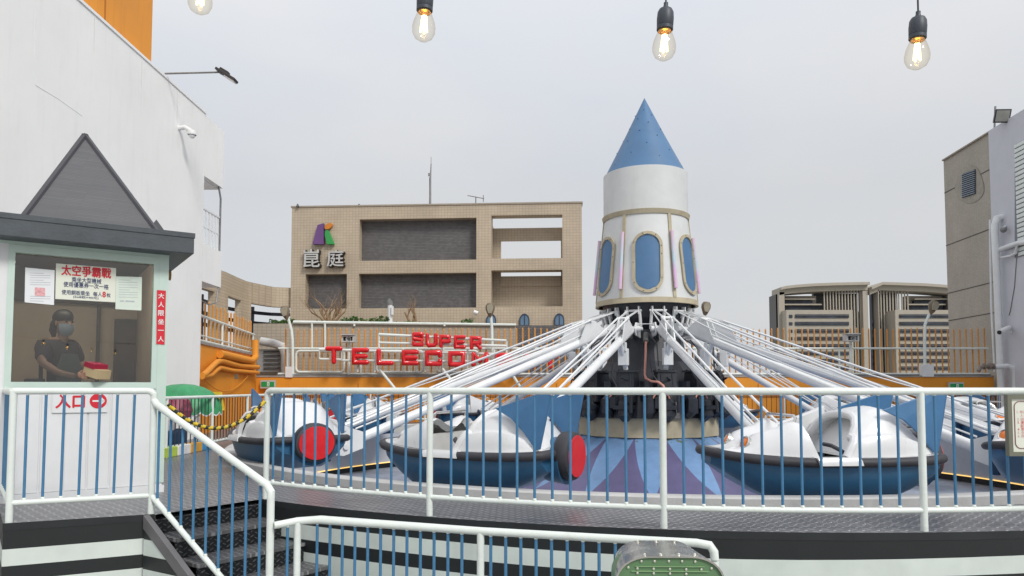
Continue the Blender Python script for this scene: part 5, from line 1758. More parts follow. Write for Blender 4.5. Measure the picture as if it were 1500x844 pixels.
MB().tube([base_ + Vector((0, 0, -0.05)), P(1458, 156, 22.8)], 0.03, 8).build('pole', GREYM, flo)
M_ = Matrix.Rotation(R(-25), 3, 'Z') @ Matrix.Rotation(R(18), 3, 'X') @ Matrix.Rotation(R(8), 3, 'Y')
c = P(1468, 170, 22.1)
MB().box(c, (0.43, 0.17, 0.41), M=M_).build('housing', DARKC, flo, bevel=0.02)
MB().box(c + M_ @ Vector((0, -0.09, 0)), (0.35, 0.01, 0.33), M=M_).build('lens', mat('flood_lens', (0.30, 0.30, 0.27), 0.2), flo)
# pipes on the lilac wall
Yp = 22.5
pz = thing('drain_pipes', 'white painted drain pipe with a hooked top beside the tiled wall', 'pipe', tuple(P(1464, 580, Yp)))
MB().tube([P(1475, 331, Yp), P(1475, 324, Yp), P(1469, 318, Yp), P(1461, 320, Yp), P(1457, 330, Yp), P(1460, 400, Yp), P(1464, 500, Yp), P(1467, 600, Yp)], 0.10, 14).build('pipe', ARMW, pz, smooth=True)
MB().tube([P(1450, 322, Yp + .2), P(1452, 450, Yp + .2), P(1457, 545, Yp + .2)], 0.03, 8).build('thin_pipe', ARMW, pz, smooth=True)
MB().tube([P(1461, 367, Yp), P(1475, 362, Yp - .3), P(1492, 356, Yp - 1.0), P(1515, 353, Yp - 1.6)], 0.075, 12).build('pipe', ARMW, pz, smooth=True)
MB().tube([P(1463, 378, Yp), P(1480, 375, Yp - .5), P(1488, 371, Yp - .8), P(1490, 358, Yp - .9)], 0.035, 10).build('thin_pipe', ARMW, pz, smooth=True)
p4 = thing('valve_pipe', 'white bent water pipe with a rusty valve at the right', 'pipe', tuple(P(1452, 540, Yp)))
MB().tube([P(1457, 538, Yp - .3), P(1476, 536, Yp - .3), P(1483, 539, Yp - .3), P(1486, 548, Yp - .3), P(1487, 600, Yp - .3)], 0.075, 12).build('pipe', ARMW, p4, smooth=True)
mb = MB().tube([P(1433, 544, Yp - .3), P(1436, 538, Yp - .3), P(1444, 536.5, Yp - .3), P(1458, 537, Yp - .3)], 0.055, 10)
for x_ in (1441, 1448, 1454):
    mb.tube([P(x_, 537, Yp - .3), P(x_ + 1.5, 537, Yp - .3)], 0.10, 10)
mb.tube([P(1450, 537, Yp - .3), P(1450, 532, Yp - .3)], 0.03, 6)
mb.build('valve', mat('rusty_metal', (0.24, 0.20, 0.17), 0.6, var=0.3, dirt=0.4, dirtcol=(0.25, 0.11, 0.05)), p4, smooth=True)
def cctv(lb_, a, b_, m_, Y):
    t = thing('bullet_camera', lb_, 'camera', tuple(P(*b_, Y)))
    MB().tube([P(*a, Y - .5), P(*b_, Y)], 0.075, 12).build('housing', PLAINW, t, smooth=True)
    d = (P(*a, Y - .5) - P(*b_, Y)).normalized()
    MB().tube([P(*a, Y - .5), P(*a, Y - .5) + d * 0.012], 0.062, 12).build('lens', DARKC, t)
    MB().tube([P(*b_, Y), P(b_[0] + 4, b_[1] + 8, Y), P(b_[0] + 12, b_[1] + 8, Y)], 0.03, 8).build('bracket', PLAINW, t, smooth=True)
cctv('white bullet camera under the spiked fence end at the right wall', (1464, 487), (1478, 480), 0, 22.2)
dcm = thing('dome_camera', 'small dome camera below the hooked pipe top', 'camera', tuple(P(1468, 334, Yp - .25)))
mb = MB().lathe([(0.09, 0.06), (0.10, 0.0), (0.07, -0.06), (0.001, -0.09)], 14, P(1470, 337, Yp - .35), cap=False)
mb.build('dome', GREYM, dcm, smooth=True)
MB().tube([P(1475, 329, Yp), P(1470, 334, Yp - .35)], 0.03, 8).build('bracket', ARMW, dcm)
tag(MB().tube([lp_(1489, 378), lp_(1486, 420), lp_(1480, 455), lp_(1478, 462)], 0.012, 6).build('wall_cable', GREYM), 'thin grey cable running down the lilac wall', 'cable')

# ------------------------------------------------------------ ticket booth
Bc = Vector((-3.64, 7.58, 0))
bu_ = Vector((-0.83, -0.56, 0)).normalized()       # along the front, towards the left
bn = Vector((0.56, -0.83, 0)).normalized()         # out of the front
def bp(u, o, z): return Bc + bu_ * u + bn * o + Vector((0, 0, z))
def bpix(px, py, o=0.0): return onplane(px, py, Bc + bn * o, bn)
def upix(px, py=500):
    return (bpix(px, py) - Bc).dot(bu_)
BWID, BDEP = 2.25, 1.75
booth = thing('ticket_booth', 'white ticket booth with a wide window and a dark roof with a pyramid peak', 'booth', tuple(bp(1.1, -0.8, DZ)))
wu0, wu1 = 0.125, 1.32
wz0, wz1 = rel(0.055), rel(1.29)
BT = rel(1.42)
fn = lambda x_, d, z_: bp(x_, -d, z_)
MB().slab([0, wu0 - 0.05, wu1 + 0.05, BWID], [DZ, wz0 - 0.06, wz1 + 0.07, BT], [(wu0 - 0.05, wu1 + 0.05, wz0 - 0.06, wz1 + 0.07)], fn, 0, 0.07).build('front_wall', BOOTHW, booth)
MB().slab([wu0 - 0.055, wu0, wu1, wu1 + 0.055], [wz0 - 0.065, wz0, wz1, wz1 + 0.075], [(wu0, wu1, wz0, wz1)], fn, -0.012, 0.085).build('window_frame', FRAMEG, booth)
mb = MB()
mb.prism([bp(-0.0, -0.001, DZ + .1), bp(0.075, -0.001, DZ + .1), bp(0.075, 0.016, DZ + .1), bp(-0.016, 0.016, DZ + .1), bp(-0.016, -0.08, DZ + .1), bp(0, -0.08, DZ + .1)], (0, 0, BT - DZ - .1))
mb.build('corner_post', FRAMEG, booth)
MB().prism([bp(0, 0.001, wz1 + 0.077), bp(BWID, 0.001, wz1 + 0.077), bp(BWID, 0.013, wz1 + 0.077), bp(0, 0.013, wz1 + 0.077)], (0, 0, BT - wz1 - 0.078)).build('head_board', FRAMEG, booth)
# ribbed lower panels
u = 0.09
while u < BWID - 0.2:
    MB().prism([bp(u, 0.001, DZ + 0.08), bp(u + 0.19, 0.001, DZ + 0.08), bp(u + 0.182, 0.010, DZ + 0.08), bp(u + 0.008, 0.010, DZ + 0.08)], (0, 0, wz0 - 0.07 - DZ - 0.08)).build('cladding_panel', BOOTHW, booth)
    u += 0.198
MB().prism([bp(0.0, 0.0005, DZ), bp(BWID, 0.0005, DZ), bp(BWID, 0.022, DZ), bp(-0.02, 0.022, DZ)], (0, 0, 0.075)).build('plinth', BOOTHW, booth)
mb = MB()
mb.slab([0.07, BDEP], [DZ, BT], [], lambda x_, d, z_: bp(d, -x_, z_), 0, 0.06)
mb.build('side_wall', BOOTHW, booth)
mb = MB()
mb.slab([0.07, BDEP], [DZ, BT], [], lambda x_, d, z_: bp(BWID - d, -x_, z_), 0, 0.06)
mb.slab([0, BWID], [DZ, BT], [], lambda x_, d, z_: bp(x_, -BDEP - d, z_), 0, 0.06)
mb.build('back_wall', BOOTHW, booth)
mb = MB()
mb.slab([0.061, BWID - 0.061], [DZ, BT - 0.03], [], lambda x_, d, z_: bp(x_, -(BDEP - 0.012) + d, z_), 0, 0.01)
mb.slab([0.09, BDEP - 0.02], [DZ, BT - 0.03], [], lambda x_, d, z_: bp(BWID - 0.061 - d, -x_, z_), 0, 0.01)
mb.slab([0.09, BDEP - 0.02], [DZ, BT - 0.03], [], lambda x_, d, z_: bp(0.061 + d, -x_, z_), 0, 0.01)
mb.build('interior_lining', BEIGE, booth)
MB().prism([bp(0.06, -0.08, BT - 0.03), bp(BWID - 0.06, -0.08, BT - 0.03), bp(BWID - 0.06, -BDEP, BT - 0.03), bp(0.06, -BDEP, BT - 0.03)], (0, 0, 0.02)).build('ceiling', mat('booth_ceiling', (0.16, 0.15, 0.15), 0.6), booth)
BF = DZ + 0.17
MB().prism([bp(0.06, -0.08, BF - 0.05), bp(BWID - 0.06, -0.08, BF - 0.05), bp(BWID - 0.06, -BDEP, BF - 0.05), bp(0.06, -BDEP, BF - 0.05)], (0, 0, 0.05)).build('floor', INTD, booth)
# dark door frame, shelf board and counter inside
mb = MB()
mb.prism([bp(0.47, -1.70, BF), bp(0.51, -1.70, BF), bp(0.51, -1.66, BF), bp(0.47, -1.66, BF)], (0, 0, 1.9))
mb.prism([bp(0.08, -1.71, BF), bp(0.32, -1.71, BF), bp(0.32, -1.67, BF), bp(0.08, -1.67, BF)], (0, 0, 1.75))
mb.prism([bp(0.08, -1.71, BT - 0.42), bp(BWID - 0.08, -1.71, BT - 0.42), bp(BWID - 0.08, -1.60, BT - 0.42), bp(0.08, -1.60, BT - 0.42)], (0, 0, 0.38))
mb.build('inner_door_frame', INTD, booth)
MB().prism([bp(0.07, -0.09, BF + 0.86), bp(BWID - 0.07, -0.09, BF + 0.86), bp(BWID - 0.07, -0.42, BF + 0.86), bp(0.07, -0.42, BF + 0.86)], (0, 0, 0.035)).build('counter', INTD, booth)
cl = emit_mat('ceiling_light_glow', (1.0, 0.88, 0.72), 17.0)
MB().prism([bp(0.4, -0.12, BT - 0.055), bp(1.6, -0.12, BT - 0.055), bp(1.6, -0.19, BT - 0.055), bp(0.4, -0.19, BT - 0.055)], (0, 0, 0.02)).build('ceiling_light', cl, booth)
# window glass
gm = bpy.data.materials.new('booth_window_glass'); gm.use_nodes = True
_t = gm.node_tree; _t.nodes.clear()
_o = _t.nodes.new('ShaderNodeOutputMaterial'); _g = _t.nodes.new('ShaderNodeBsdfGlossy'); _g.inputs['Roughness'].default_value = 0.02
_tr = _t.nodes.new('ShaderNodeBsdfTransparent'); _tr.inputs[0].default_value = (0.72, 0.76, 0.75, 1)
_m = _t.nodes.new('ShaderNodeMixShader'); _f = _t.nodes.new('ShaderNodeFresnel'); _f.inputs[0].default_value = 1.52
_a = _t.nodes.new('ShaderNodeMath'); _a.operation = 'MULTIPLY_ADD'; _a.inputs[1].default_value = 1.6; _a.inputs[2].default_value = 0.05
_t.links.new(_f.outputs[0], _a.inputs[0]); _t.links.new(_a.outputs[0], _m.inputs[0]); _t.links.new(_tr.outputs[0], _m.inputs[1]); _t.links.new(_g.outputs[0], _m.inputs[2]); _t.links.new(_m.outputs[0], _o.inputs[0])
MB().add([bp(wu0, -0.05, wz0), bp(wu1, -0.05, wz0), bp(wu1, -0.05, wz1), bp(wu0, -0.05, wz1)], [(3, 2, 1, 0)]).build('window_pane', gm, booth)
# roof: thick dark fascia slab, pyramid, corner peak
r0, r1, o1, o0 = -0.215, BWID + 0.2, 0.255, -BDEP - 0.2
RZ0, RZ1 = rel(1.395), rel(1.605)
MB().prism([bp(r0, o1, RZ0), bp(r1, o1, RZ0), bp(r1, o0, RZ0), bp(r0, o0, RZ0)], (0, 0, RZ1 - RZ0)).build('roof_slab', ROOFD, booth, bevel=0.006)
MB().prism([bp(r0 - 0.008, o1 + 0.008, RZ1 - 0.045), bp(r1 + .008, o1 + 0.008, RZ1 - 0.045), bp(r1 + .008, o0, RZ1 - 0.045), bp(r0 - 0.008, o0, RZ1 - 0.045)], (0, 0, 0.05)).build('roof_trim', ROOFD, booth)
u0, u1, w0, w1 = 0.12, 1.27, 0.13, -1.15 + 0.1
PYR = tile_mat('grey_shingle', (0.105, 0.105, 0.115), (0.085, 0.087, 0.095), (0.08, 0.08, 0.086), 0.35, 0.018, 'x', 0.003, bump=0.15, offset=0.37)
ap = bp(0.755, -0.50, rel(2.69))
cs = [bp(u0, w0, RZ1 + .006), bp(u1, w0, RZ1 + .006), bp(u1, w1, RZ1 + .006), bp(u0, w1, RZ1 + .006)]
pyo = MB().add(cs + [ap], [(0, 1, 4), (1, 2, 4), (2, 3, 4), (3, 0, 4)]).build('roof_pyramid', PYR, booth)
mb = MB()
for c_ in cs:
    mb.bar(c_ + (ap - c_) * 0.0, ap, 0.05, 0.03)
mb.build('ridge_cap', mat('ridge_cap_grey', (0.07, 0.07, 0.08), 0.6), pyo)
mb = MB()
c1, c2, c3, c4 = bp(0.22, -0.65, RZ1), bp(-0.19, -0.65, RZ1), bp(-0.19, -1.05, RZ1), bp(0.22, -1.05, RZ1)
tipx = bp(0.0, -0.85, RZ1 + 0.34)
mb.add([c1, c2, c3, c4, tipx], [(0, 1, 4), (1, 2, 4), (2, 3, 4), (3, 0, 4)])
mb.build('corner_peak', DARKC, booth)
# signs on the booth
def poster(name, label, cat, pxs, o, m_):
    a_, b_, c_, d_ = [bpix(x_, y_, o) for x_, y_ in pxs]
    t = thing(name, label, cat, tuple(d_))
    MB().prism([a_, b_, c_, d_], bn * 0.004).build('sheet', m_, t)
    return t
up = Vector((0, 0, 1)); rt = -bu_
def btext(t, s, px, py, wpx, m_, o, bold=0.0015, hpx=None):
    c_ = bpix(px, py, o); e_ = bpix(px + wpx / 2, py, o); f_ = bpix(px - wpx / 2, py, o)
    h_ = None
    if hpx: h_ = (bpix(px, py - hpx / 2, o) - bpix(px, py + hpx / 2, o)).length
    put_text(s, 0.1, c_, rt, up, m_, t, width=(e_ - f_).length, bold=bold, height=h_)
GO = -0.052
t = poster('ticket_notice', 'white price notice with red Chinese heading stuck inside the booth window', 'notice', [(82, 386), (170, 393), (169, 443), (81, 438)][::-1], GO + 0.004, PAPERY)
btext(t, '太空爭霸戰', 127, 398, 72, SIGNRED, GO + .0095, 0.003, 15)
btext(t, '乘坐大型機械', 127, 411, 43, INK, GO + .0095, 0.0008, 7.5)
btext(t, '使用優惠券一次一格', 126.5, 418.5, 66, INK, GO + .0095, 0.0008, 7.5)
btext(t, '使用銅板乘坐', 111, 429, 41, INK, GO + .0095, 0.0006, 7)
btext(t, '每人', 143, 431, 13, INK, GO + .0095, 0.0006, 6.5)
btext(t, '8', 152.5, 431.5, 4.5, SIGNRED, GO + .0095, 0.0025, 8)
btext(t, '枚', 159, 432.5, 6, INK, GO + .0095, 0.0006, 6)
btext(t, '(5x8枚=40元)', 126, 436, 37, INK, GO + .0095, 0.0003, 4.5)
t = poster('permit_paper', 'white paper with a square red stamp in the booth window, left of the price notice', 'paper', [(37, 392), (80, 396), (79, 447), (36, 443)][::-1], GO + 0.004, PAPER)
mb = MB()
for i in range(13):
    if 5 < i < 10: continue
    y_ = 400 + i * 3.4
    a_, b_ = bpix(44, y_, GO + .0095), bpix(44 + (30 if i % 3 else 20), y_ + 0.5, GO + .0095)
    mb.bar(a_, b_, 0.0006, 0.004)
mb.build('faint_print', INKG, t)
a_ = [bpix(x_, y_, GO + .0095) for x_, y_ in ((51, 421), (66, 422), (66, 434), (51, 433))]
MB().prism(a_[::-1], bn * 0.0006).build('red_stamp', mat('stamp_red_faint', (0.70, 0.36, 0.38), 0.7, var=0.3, vscale=60), t)
t = poster('permit_paper', 'pale greenish paper in the booth window, right of the price notice', 'paper', [(170, 405), (208, 406), (207, 455), (169, 453)][::-1], GO + 0.004, mat('pale_green_paper', (0.62, 0.70, 0.62), 0.6))
mb = MB()
for i in range(10):
    if i > 7: continue
    y_ = 410 + i * 3.6
    mb.bar(bpix(174, y_, GO + .0095), bpix(174 + (28 if i % 4 else 16), y_ + 0.5, GO + .0095), 0.0006, 0.004)
mb.bar(bpix(176, 441, GO + .0095), bpix(182, 441, GO + .0095), 0.0006, 0.012); mb.bar(bpix(184, 441, GO + .0095), bpix(197, 442, GO + .0095), 0.0006, 0.014)
mb.build('faint_print', INKG, t)
t = poster('strip_sign', 'narrow red vertical sign with white Chinese characters on the booth corner post', 'sign', [(230, 425), (243, 426), (241, 505), (229, 504)][::-1], 0.018, SIGNRED)
for i, ch in enumerate('大人限坐一人'):
    btext(t, ch, 236.2 - 0.12 * i, 433.5 + 12.6 * i, 8.5, PLAINW, 0.0235, 0.0012)
t = poster('entrance_sign', 'white sign with red 入口 characters and arrow disc below the booth window', 'sign', [(77, 572), (158, 573), (157, 604), (76, 605)][::-1], 0.02, BOOTHW)
btext(t, '入口', 103, 588, 42, SIGNRED, 0.0255, 0.005, 19)
c_ = bpix(144, 587.5, 0.0255)
r_ = 0.075
pts_ = [c_ + rt * (r_ * math.cos(2 * pi * i / 28)) + up * (r_ * math.sin(2 * pi * i / 28)) for i in range(28)]
MB().prism(pts_, bn * 0.001).build('arrow_disc', SIGNRED, t)
mb = MB()
c2 = c_ + bn * 0.002
mb.bar(c2 - rt * 0.05, c2 + rt * 0.045, 0.001, 0.016)
mb.bar(c2 + rt * 0.05, c2 + rt * 0.01 + up * 0.042, 0.001, 0.018); mb.bar(c2 + rt * 0.05, c2 + rt * 0.01 - up * 0.042, 0.001, 0.018)
mb.build('arrow', PLAINW, t)
tag(MB().tube([bp(-0.02, -0.25, rel(1.22)), bp(-0.075, -0.25, rel(1.22))], 0.055, 16).build('siren', mat('siren_brown', (0.30, 0.17, 0.04), 0.4), base=tuple(bp(-0.02, -0.25, rel(1.22)))), 'small round amber fitting on the booth side under the roof corner', 'fitting')

# person behind the window
def skin_obj(name, verts, edges, radii, m_, parent, root=0, sub=2):
    me = bpy.data.meshes.new(name)
    me.from_pydata(verts, edges, [])
    o = bpy.data.objects.new(name, me)
    COL.objects.link(o)
    sk = o.modifiers.new('skin', 'SKIN')
    if not me.skin_vertices:
        me.skin_vertices.new()
    for i, r_ in enumerate(radii):
        me.skin_vertices[0].data[i].radius = (r_, r_) if isinstance(r_, (int, float)) else r_
        me.skin_vertices[0].data[i].use_root = (i == root)
    sk.use_smooth_shade = True
    ss = o.modifiers.new('subdivision', 'SUBSURF'); ss.levels = sub; ss.render_levels = sub
    me.materials.append(m_)
    o.parent = parent
    BASE[o.name] = (0, 0, 0)
    return o
SKIN = mat('skin', (0.27, 0.155, 0.11), 0.5, var=0.06)
SHIRT = mat('black_shirt_cloth', (0.022, 0.02, 0.03), 0.85, var=0.3)
APRON = mat('grey_green_apron_cloth', (0.07, 0.10, 0.10), 0.85, var=0.2)
HAIR = mat('dark_hair', (0.012, 0.010, 0.010), 0.5, var=0.3)
pp_ = P(88, 560, 7.40)
per = thing('person', 'person in dark t-shirt and face mask holding a small box behind the booth window', 'person', (pp_.x, pp_.y, BF - 0.005), rz=R(-22))
BASE[per.name] = (0, 0, 0)
# local: facing +x, left side +y
B_ = [(0, 0, .90), (0.0, 0, 1.02), (0.01, 0, 1.15), (0.0, 0, 1.30), (-0.01, 0, 1.38), (0.0, 0, 1.45),                    # 0-5 pelvis..neck
      (0.0, .09, .86), (0.03, .10, .48), (0.0, .10, .10), (0.0, -.09, .86), (0.03, -.10, .48), (0.0, -.10, .10),      # legs
      (-0.01, .15, 1.36), (0.0, .21, 1.16), (0.18, .17, 1.10), (0.34, .10, 1.07),                                      # left arm
      (-0.01, -.15, 1.36), (0.03, -.23, 1.17), (0.20, -.16, 1.06), (0.33, -.07, 1.03),                                 # right arm
      (0.13, .10, .08), (0.13, -.10, .08)]
Ed = [(0, 1), (1, 2), (2, 3), (3, 4), (4, 5), (0, 6), (6, 7), (7, 8), (0, 9), (9, 10), (10, 11), (4, 12), (12, 13), (13, 14), (14, 15), (4, 16), (16, 17), (17, 18), (18, 19), (8, 20), (11, 21)]
Rd = [(.08, .08), (.07, .07), (.07, .08), (.07, .08), (.05, .06), .05, .085, .06, .04, .085, .06, .04, .062, .045, .036, .025, .062, .045, .036, .025, .035, .035]
skin_obj('body', B_, Ed, Rd, SKIN, per)
skin_obj('shirt', [(0, 0, .86), (0.0, 0, 1.02), (0.01, 0, 1.15), (0.0, 0, 1.27), (0.0, 0, 1.425), (-0.01, .15, 1.325), (-0.005, .205, 1.17), (-0.01, -.15, 1.325), (0.01, -.215, 1.17)],
         [(0, 1), (1, 2), (2, 3), (3, 4), (3, 5), (5, 6), (3, 7), (7, 8)], [.135, .125, .13, .14, .075, .082, .068, .082, .068], SHIRT, per, sub=3)
skin_obj('trousers', [(0, 0, .88), (0.0, .09, .82), (0.03, .10, .48), (0.0, .10, .12), (0.0, -.09, .82), (0.03, -.10, .48), (0.0, -.10, .12)], [(0, 1), (1, 2), (2, 3), (0, 4), (4, 5), (5, 6)], [(.12, .16), .10, .075, .06, .10, .075, .06], mat('dark_trousers', (0.02, 0.022, 0.03), 0.8), per)
mb = MB().prism([Vector((0.125, y_, z_)) for y_, z_ in ((-.13, .75), (.13, .75), (.13, 1.12), (.08, 1.26), (-.08, 1.26), (-.13, 1.12))], (0.012, 0, 0))
mb.build('apron', APRON, per)
# head with face
mb = MB()
hc = Vector((0.025, 0, 1.575))
rows = []
for (z, rx, ry, cx_) in [(-.125, .03, .03, .02), (-.115, .055, .045, .018), (-.085, .078, .06, .008), (-.04, .092, .071, 0), (0.0, .096, .074, -.004), (.05, .098, .076, -.008), (.09, .088, .068, -.012), (.115, .06, .048, -.014), (.125, .02, .018, -.015)]:
    rows.append([hc + Vector((cx_ + rx * math.cos(2 * pi * j / 16), ry * math.sin(2 * pi * j / 16), z)) for j in range(16)])
vs = [p for r_ in rows for p in r_]
fs = [(i * 16 + j, i * 16 + (j + 1) % 16, (i + 1) * 16 + (j + 1) % 16, (i + 1) * 16 + j) for i in range(len(rows) - 1) for j in range(16)]
fs += [tuple(range((len(rows) - 1) * 16, len(rows) * 16))]
mb.add(vs, fs)
mb.sphere(hc + Vector((.095, 0, -.02)), .016, 8, sc=(1, .8, 1.5))
for s_ in (-1, 1): mb.sphere(hc + Vector((-.005, .077 * s_, -.005)), .02, 8, sc=(.8, .4, 1.4))
mb.tube([hc + Vector((-.01, 0, -.20)), hc + Vector((0, 0, -.09))], 0.048, 12)
hd = mb.build('head', SKIN, per, smooth=True, angle=80)
mb = MB()
for s_ in (-1, 1): mb.sphere(hc + Vector((.085, .032 * s_, .012)), .011, 8)
mb.build('eyes', HAIR, hd, smooth=True)
mb = MB().sphere(hc + Vector((-.012, 0, .056)), .108, 18, sc=(1.04, .80, .86))
mb.sphere(hc + Vector((-.035, 0, .0)), .10, 16, sc=(.86, .86, 1.05))
mb.sphere(hc + Vector((-.125, 0, -.01)), .045, 10, sc=(1, 1, 1.2))
mb.tube([hc + Vector((-.13, 0, -.0)), hc + Vector((-.155, 0, -.07)), hc + Vector((-.14, 0, -.16))], [.04, .036, .012], 8)
mb.build('hair', HAIR, hd, smooth=True)
mb = MB().lathe([(.10, .0), (.102, -.03), (.10, -.065), (.085, -.10), (.06, -.118)], 14, hc + Vector((.004, 0, -.012)), M=Matrix.Diagonal((1.03, .80, 1)), cap=False, a0=-1.25, a1=1.25)
mb.build('face_mask', mat('pale_blue_mask', (0.24, 0.29, 0.33), 0.8), hd, smooth=True)
# hands
def hand(c, d, s_):
    c, d = Vector(c), Vector(d).normalized()
    y_ = Vector((0, 0, 1)).cross(d).normalized() * s_
    z_ = Vector((0, 0, 1))
    V = [c, c + d * .045, c + d * .075]; Eg = [(0, 1), (1, 2)]; Rr = [(.022, .022), (.018, .032), (.014, .036)]
    for i, (o_, L_) in enumerate(((-.027, .055), (-.009, .068), (.009, .064), (.027, .05))):
        b0_ = len(V)
        V += [c + d * .085 + z_ * o_, c + d * (.085 + L_ * .5) + z_ * o_ + y_ * -.012, c + d * (.085 + L_ * .8) + z_ * o_ + y_ * -.034]
        Eg += [(2, b0_), (b0_, b0_ + 1), (b0_ + 1, b0_ + 2)]; Rr += [.009, .008, .007]
    b0_ = len(V)
    V += [c + d * .035 + z_ * .035, c + d * .065 + z_ * .055 + y_ * -.015, c + d * .09 + z_ * .055 + y_ * -.03]
    Eg += [(1, b0_), (b0_, b0_ + 1), (b0_ + 1, b0_ + 2)]; Rr += [.011, .009, .008]
    skin_obj('hand', [tuple(v) for v in V], Eg, Rr, SKIN, per, sub=1)
hand((0.34, .10, 1.07), (1, -.1, 0.0), 1)
hand((0.33, -.07, 1.03), (1, .1, 0.05), -1)
bxp = Matrix.Rotation(R(-22), 3, 'Z') @ Vector((0.50, 0.02, 0)) + Vector((pp_.x, pp_.y, 0))
bx_t = thing('ticket_box', 'small tilted red and tan box held by the person in the booth', 'box', (bxp.x, bxp.y, BF + 1.0))
Mt = Matrix.Rotation(R(-22), 3, 'Z') @ Matrix.Rotation(R(14), 3, 'Y')
MB().box((bxp.x, bxp.y, BF + 1.06), (0.20, 0.15, 0.09), M=Mt).build('box_body', mat('box_tan', (0.45, 0.35, 0.2), 0.6), bx_t)
MB().box((bxp.x - 0.01, bxp.y, BF + 1.13), (0.14, 0.15, 0.05), M=Mt).build('box_lid', mat('box_dark_red', (0.30, 0.01, 0.04), 0.5), bx_t)
tcn_ = thing('card_machine', 'small black machine on the booth counter left of the person', 'machine', tuple(bp(1.13, -0.25, BF + 0.9)))
MB().prism([bp(1.04, -0.2, BF + .9), bp(1.22, -0.2, BF + .9), bp(1.22, -0.36, BF + .9), bp(1.04, -0.36, BF + .9)], (0, 0, 0.10)).build('machine_body', SHIRT, tcn_, bevel=0.02)
MB().tube([bp(1.08, -0.3, BF + .98), bp(1.08, -0.32, BF + 1.16)], 0.018, 8).build('handset', SHIRT, tcn_)
MB().prism([bp(0.24, -0.2, BF + .9), bp(0.58, -0.2, BF + .9), bp(0.58, -0.36, BF + .9), bp(0.24, -0.36, BF + .9)], (0, 0, 0.07)).build('tray', SHIRT, tcn_, bevel=0.01)

# ------------------------------------------------------------ string bulbs
gb = bpy.data.materials.new('bulb_clear_glass'); gb.use_nodes = True
_t = gb.node_tree; _t.nodes.clear()
_o = _t.nodes.new('ShaderNodeOutputMaterial'); _g = _t.nodes.new('ShaderNodeBsdfGlossy'); _g.inputs['Roughness'].default_value = 0.03
_tr = _t.nodes.new('ShaderNodeBsdfTransparent')
_lw = _t.nodes.new('ShaderNodeLayerWeight'); _lw.inputs[0].default_value = 0.35
_cr = _t.nodes.new('ShaderNodeValToRGB'); _cr.color_ramp.elements[0].color = (0.99, 0.965, 0.90, 1); _cr.color_ramp.elements[1].color = (0.83, 0.79, 0.73, 1)
_t.links.new(_lw.outputs['Facing'], _cr.inputs[0]); _t.links.new(_cr.outputs[0], _tr.inputs[0])
_m = _t.nodes.new('ShaderNodeMixShader'); _f = _t.nodes.new('ShaderNodeMath'); _f.operation = 'MULTIPLY'; _f.inputs[1].default_value = 0.16
_t.links.new(_lw.outputs['Facing'], _f.inputs[0]); _t.links.new(_f.outputs[0], _m.inputs[0]); _t.links.new(_tr.outputs[0], _m.inputs[1]); _t.links.new(_g.outputs[0], _m.inputs[2]); _t.links.new(_m.outputs[0], _o.inputs[0])
FIL = emit_mat('filament_glow', (1.0, 0.62, 0.14), 12.0)
WARMG = mat('brass_bulb_screw', (0.45, 0.28, 0.12), 0.3, 0.6)
def bulb(label, px, py, tilt, wire_top):
    Y = 1.42
    b_ = P(px, py, Y)      # lowest point of the glass
    t = thing('string_bulb', label, 'light bulb', tuple(b_), 'string light bulbs hanging at the top')
    M_ = Matrix.Rotation(R(tilt), 3, 'Y')
    pr = [(0.0001, 0.0), (0.010, 0.0015), (0.018, 0.007), (0.0228, 0.017), (0.0235, 0.027), (0.0215, 0.038), (0.0175, 0.049), (0.0145, 0.057), (0.0135, 0.062)]
    MB().lathe(pr, 24, b_, M=M_, cap=False).build('glass', gb, t, smooth=True)
    f_ = MB()
    for i, (dx, dy) in enumerate(((-.004, 0), (.004, 0), (0, -.004), (0, .004))):
        f_.tube([b_ + M_ @ Vector((dx * .8, dy * .8, 0.052)), b_ + M_ @ Vector((dx * 1.6, dy * 1.6, 0.018))], 0.0017, 6)
    f_.build('filament', FIL, t)
    MB().lathe([(0.0135, 0.058), (0.0135, 0.064)], 20, b_, M=M_).build('screw_base', WARMG, t, smooth=True)
    MB().lathe([(0.0155, 0.061), (0.0165, 0.062), (0.0165, 0.068), (0.0155, 0.069), (0.0165, 0.071), (0.017, 0.085), (0.016, 0.098), (0.013, 0.104), (0.006, 0.107), (0.0045, 0.113), (0.0045, 0.118)], 20, b_, M=M_).build('socket', mat('socket_slate', (0.045, 0.055, 0.07), 0.5), t, smooth=True)
    e_ = b_ + M_ @ Vector((0, 0, 0.117))
    MB().tube([e_, Vector((e_.x, e_.y, e_.z + 0.02)), Vector((e_.x, e_.y, wire_top))], 0.0018, 6).build('wire', DARKC, t)
    return e_
tops = []
zc_ = P(750, -60, 1.42).z
for lb_, px, py, tl_ in (('leftmost string bulb, only its lower glass showing at the top edge', 292, 20, 2), ('second string bulb from the left above the tan building', 620, 60, 2),
                         ('third string bulb from the left, hanging above the rocket tip', 972, 88, 3), ('rightmost string bulb, hanging lowest of the four', 1343, 101, 3)):
    tops.append(bulb(lb_, px, py, tl_, zc_ + 0.0))
cb_ = [Vector((-1.4, 1.42, zc_ + 0.02))] + [Vector((e_.x, e_.y, zc_)) for e_ in tops] + [Vector((1.4, 1.42, zc_ + 0.01))]
tag(MB().tube(cb_, 0.004, 6).build('bulb_cable', DARKC, base=tuple(cb_[0])), 'black cable the string bulbs hang from, just above the picture', 'cable')

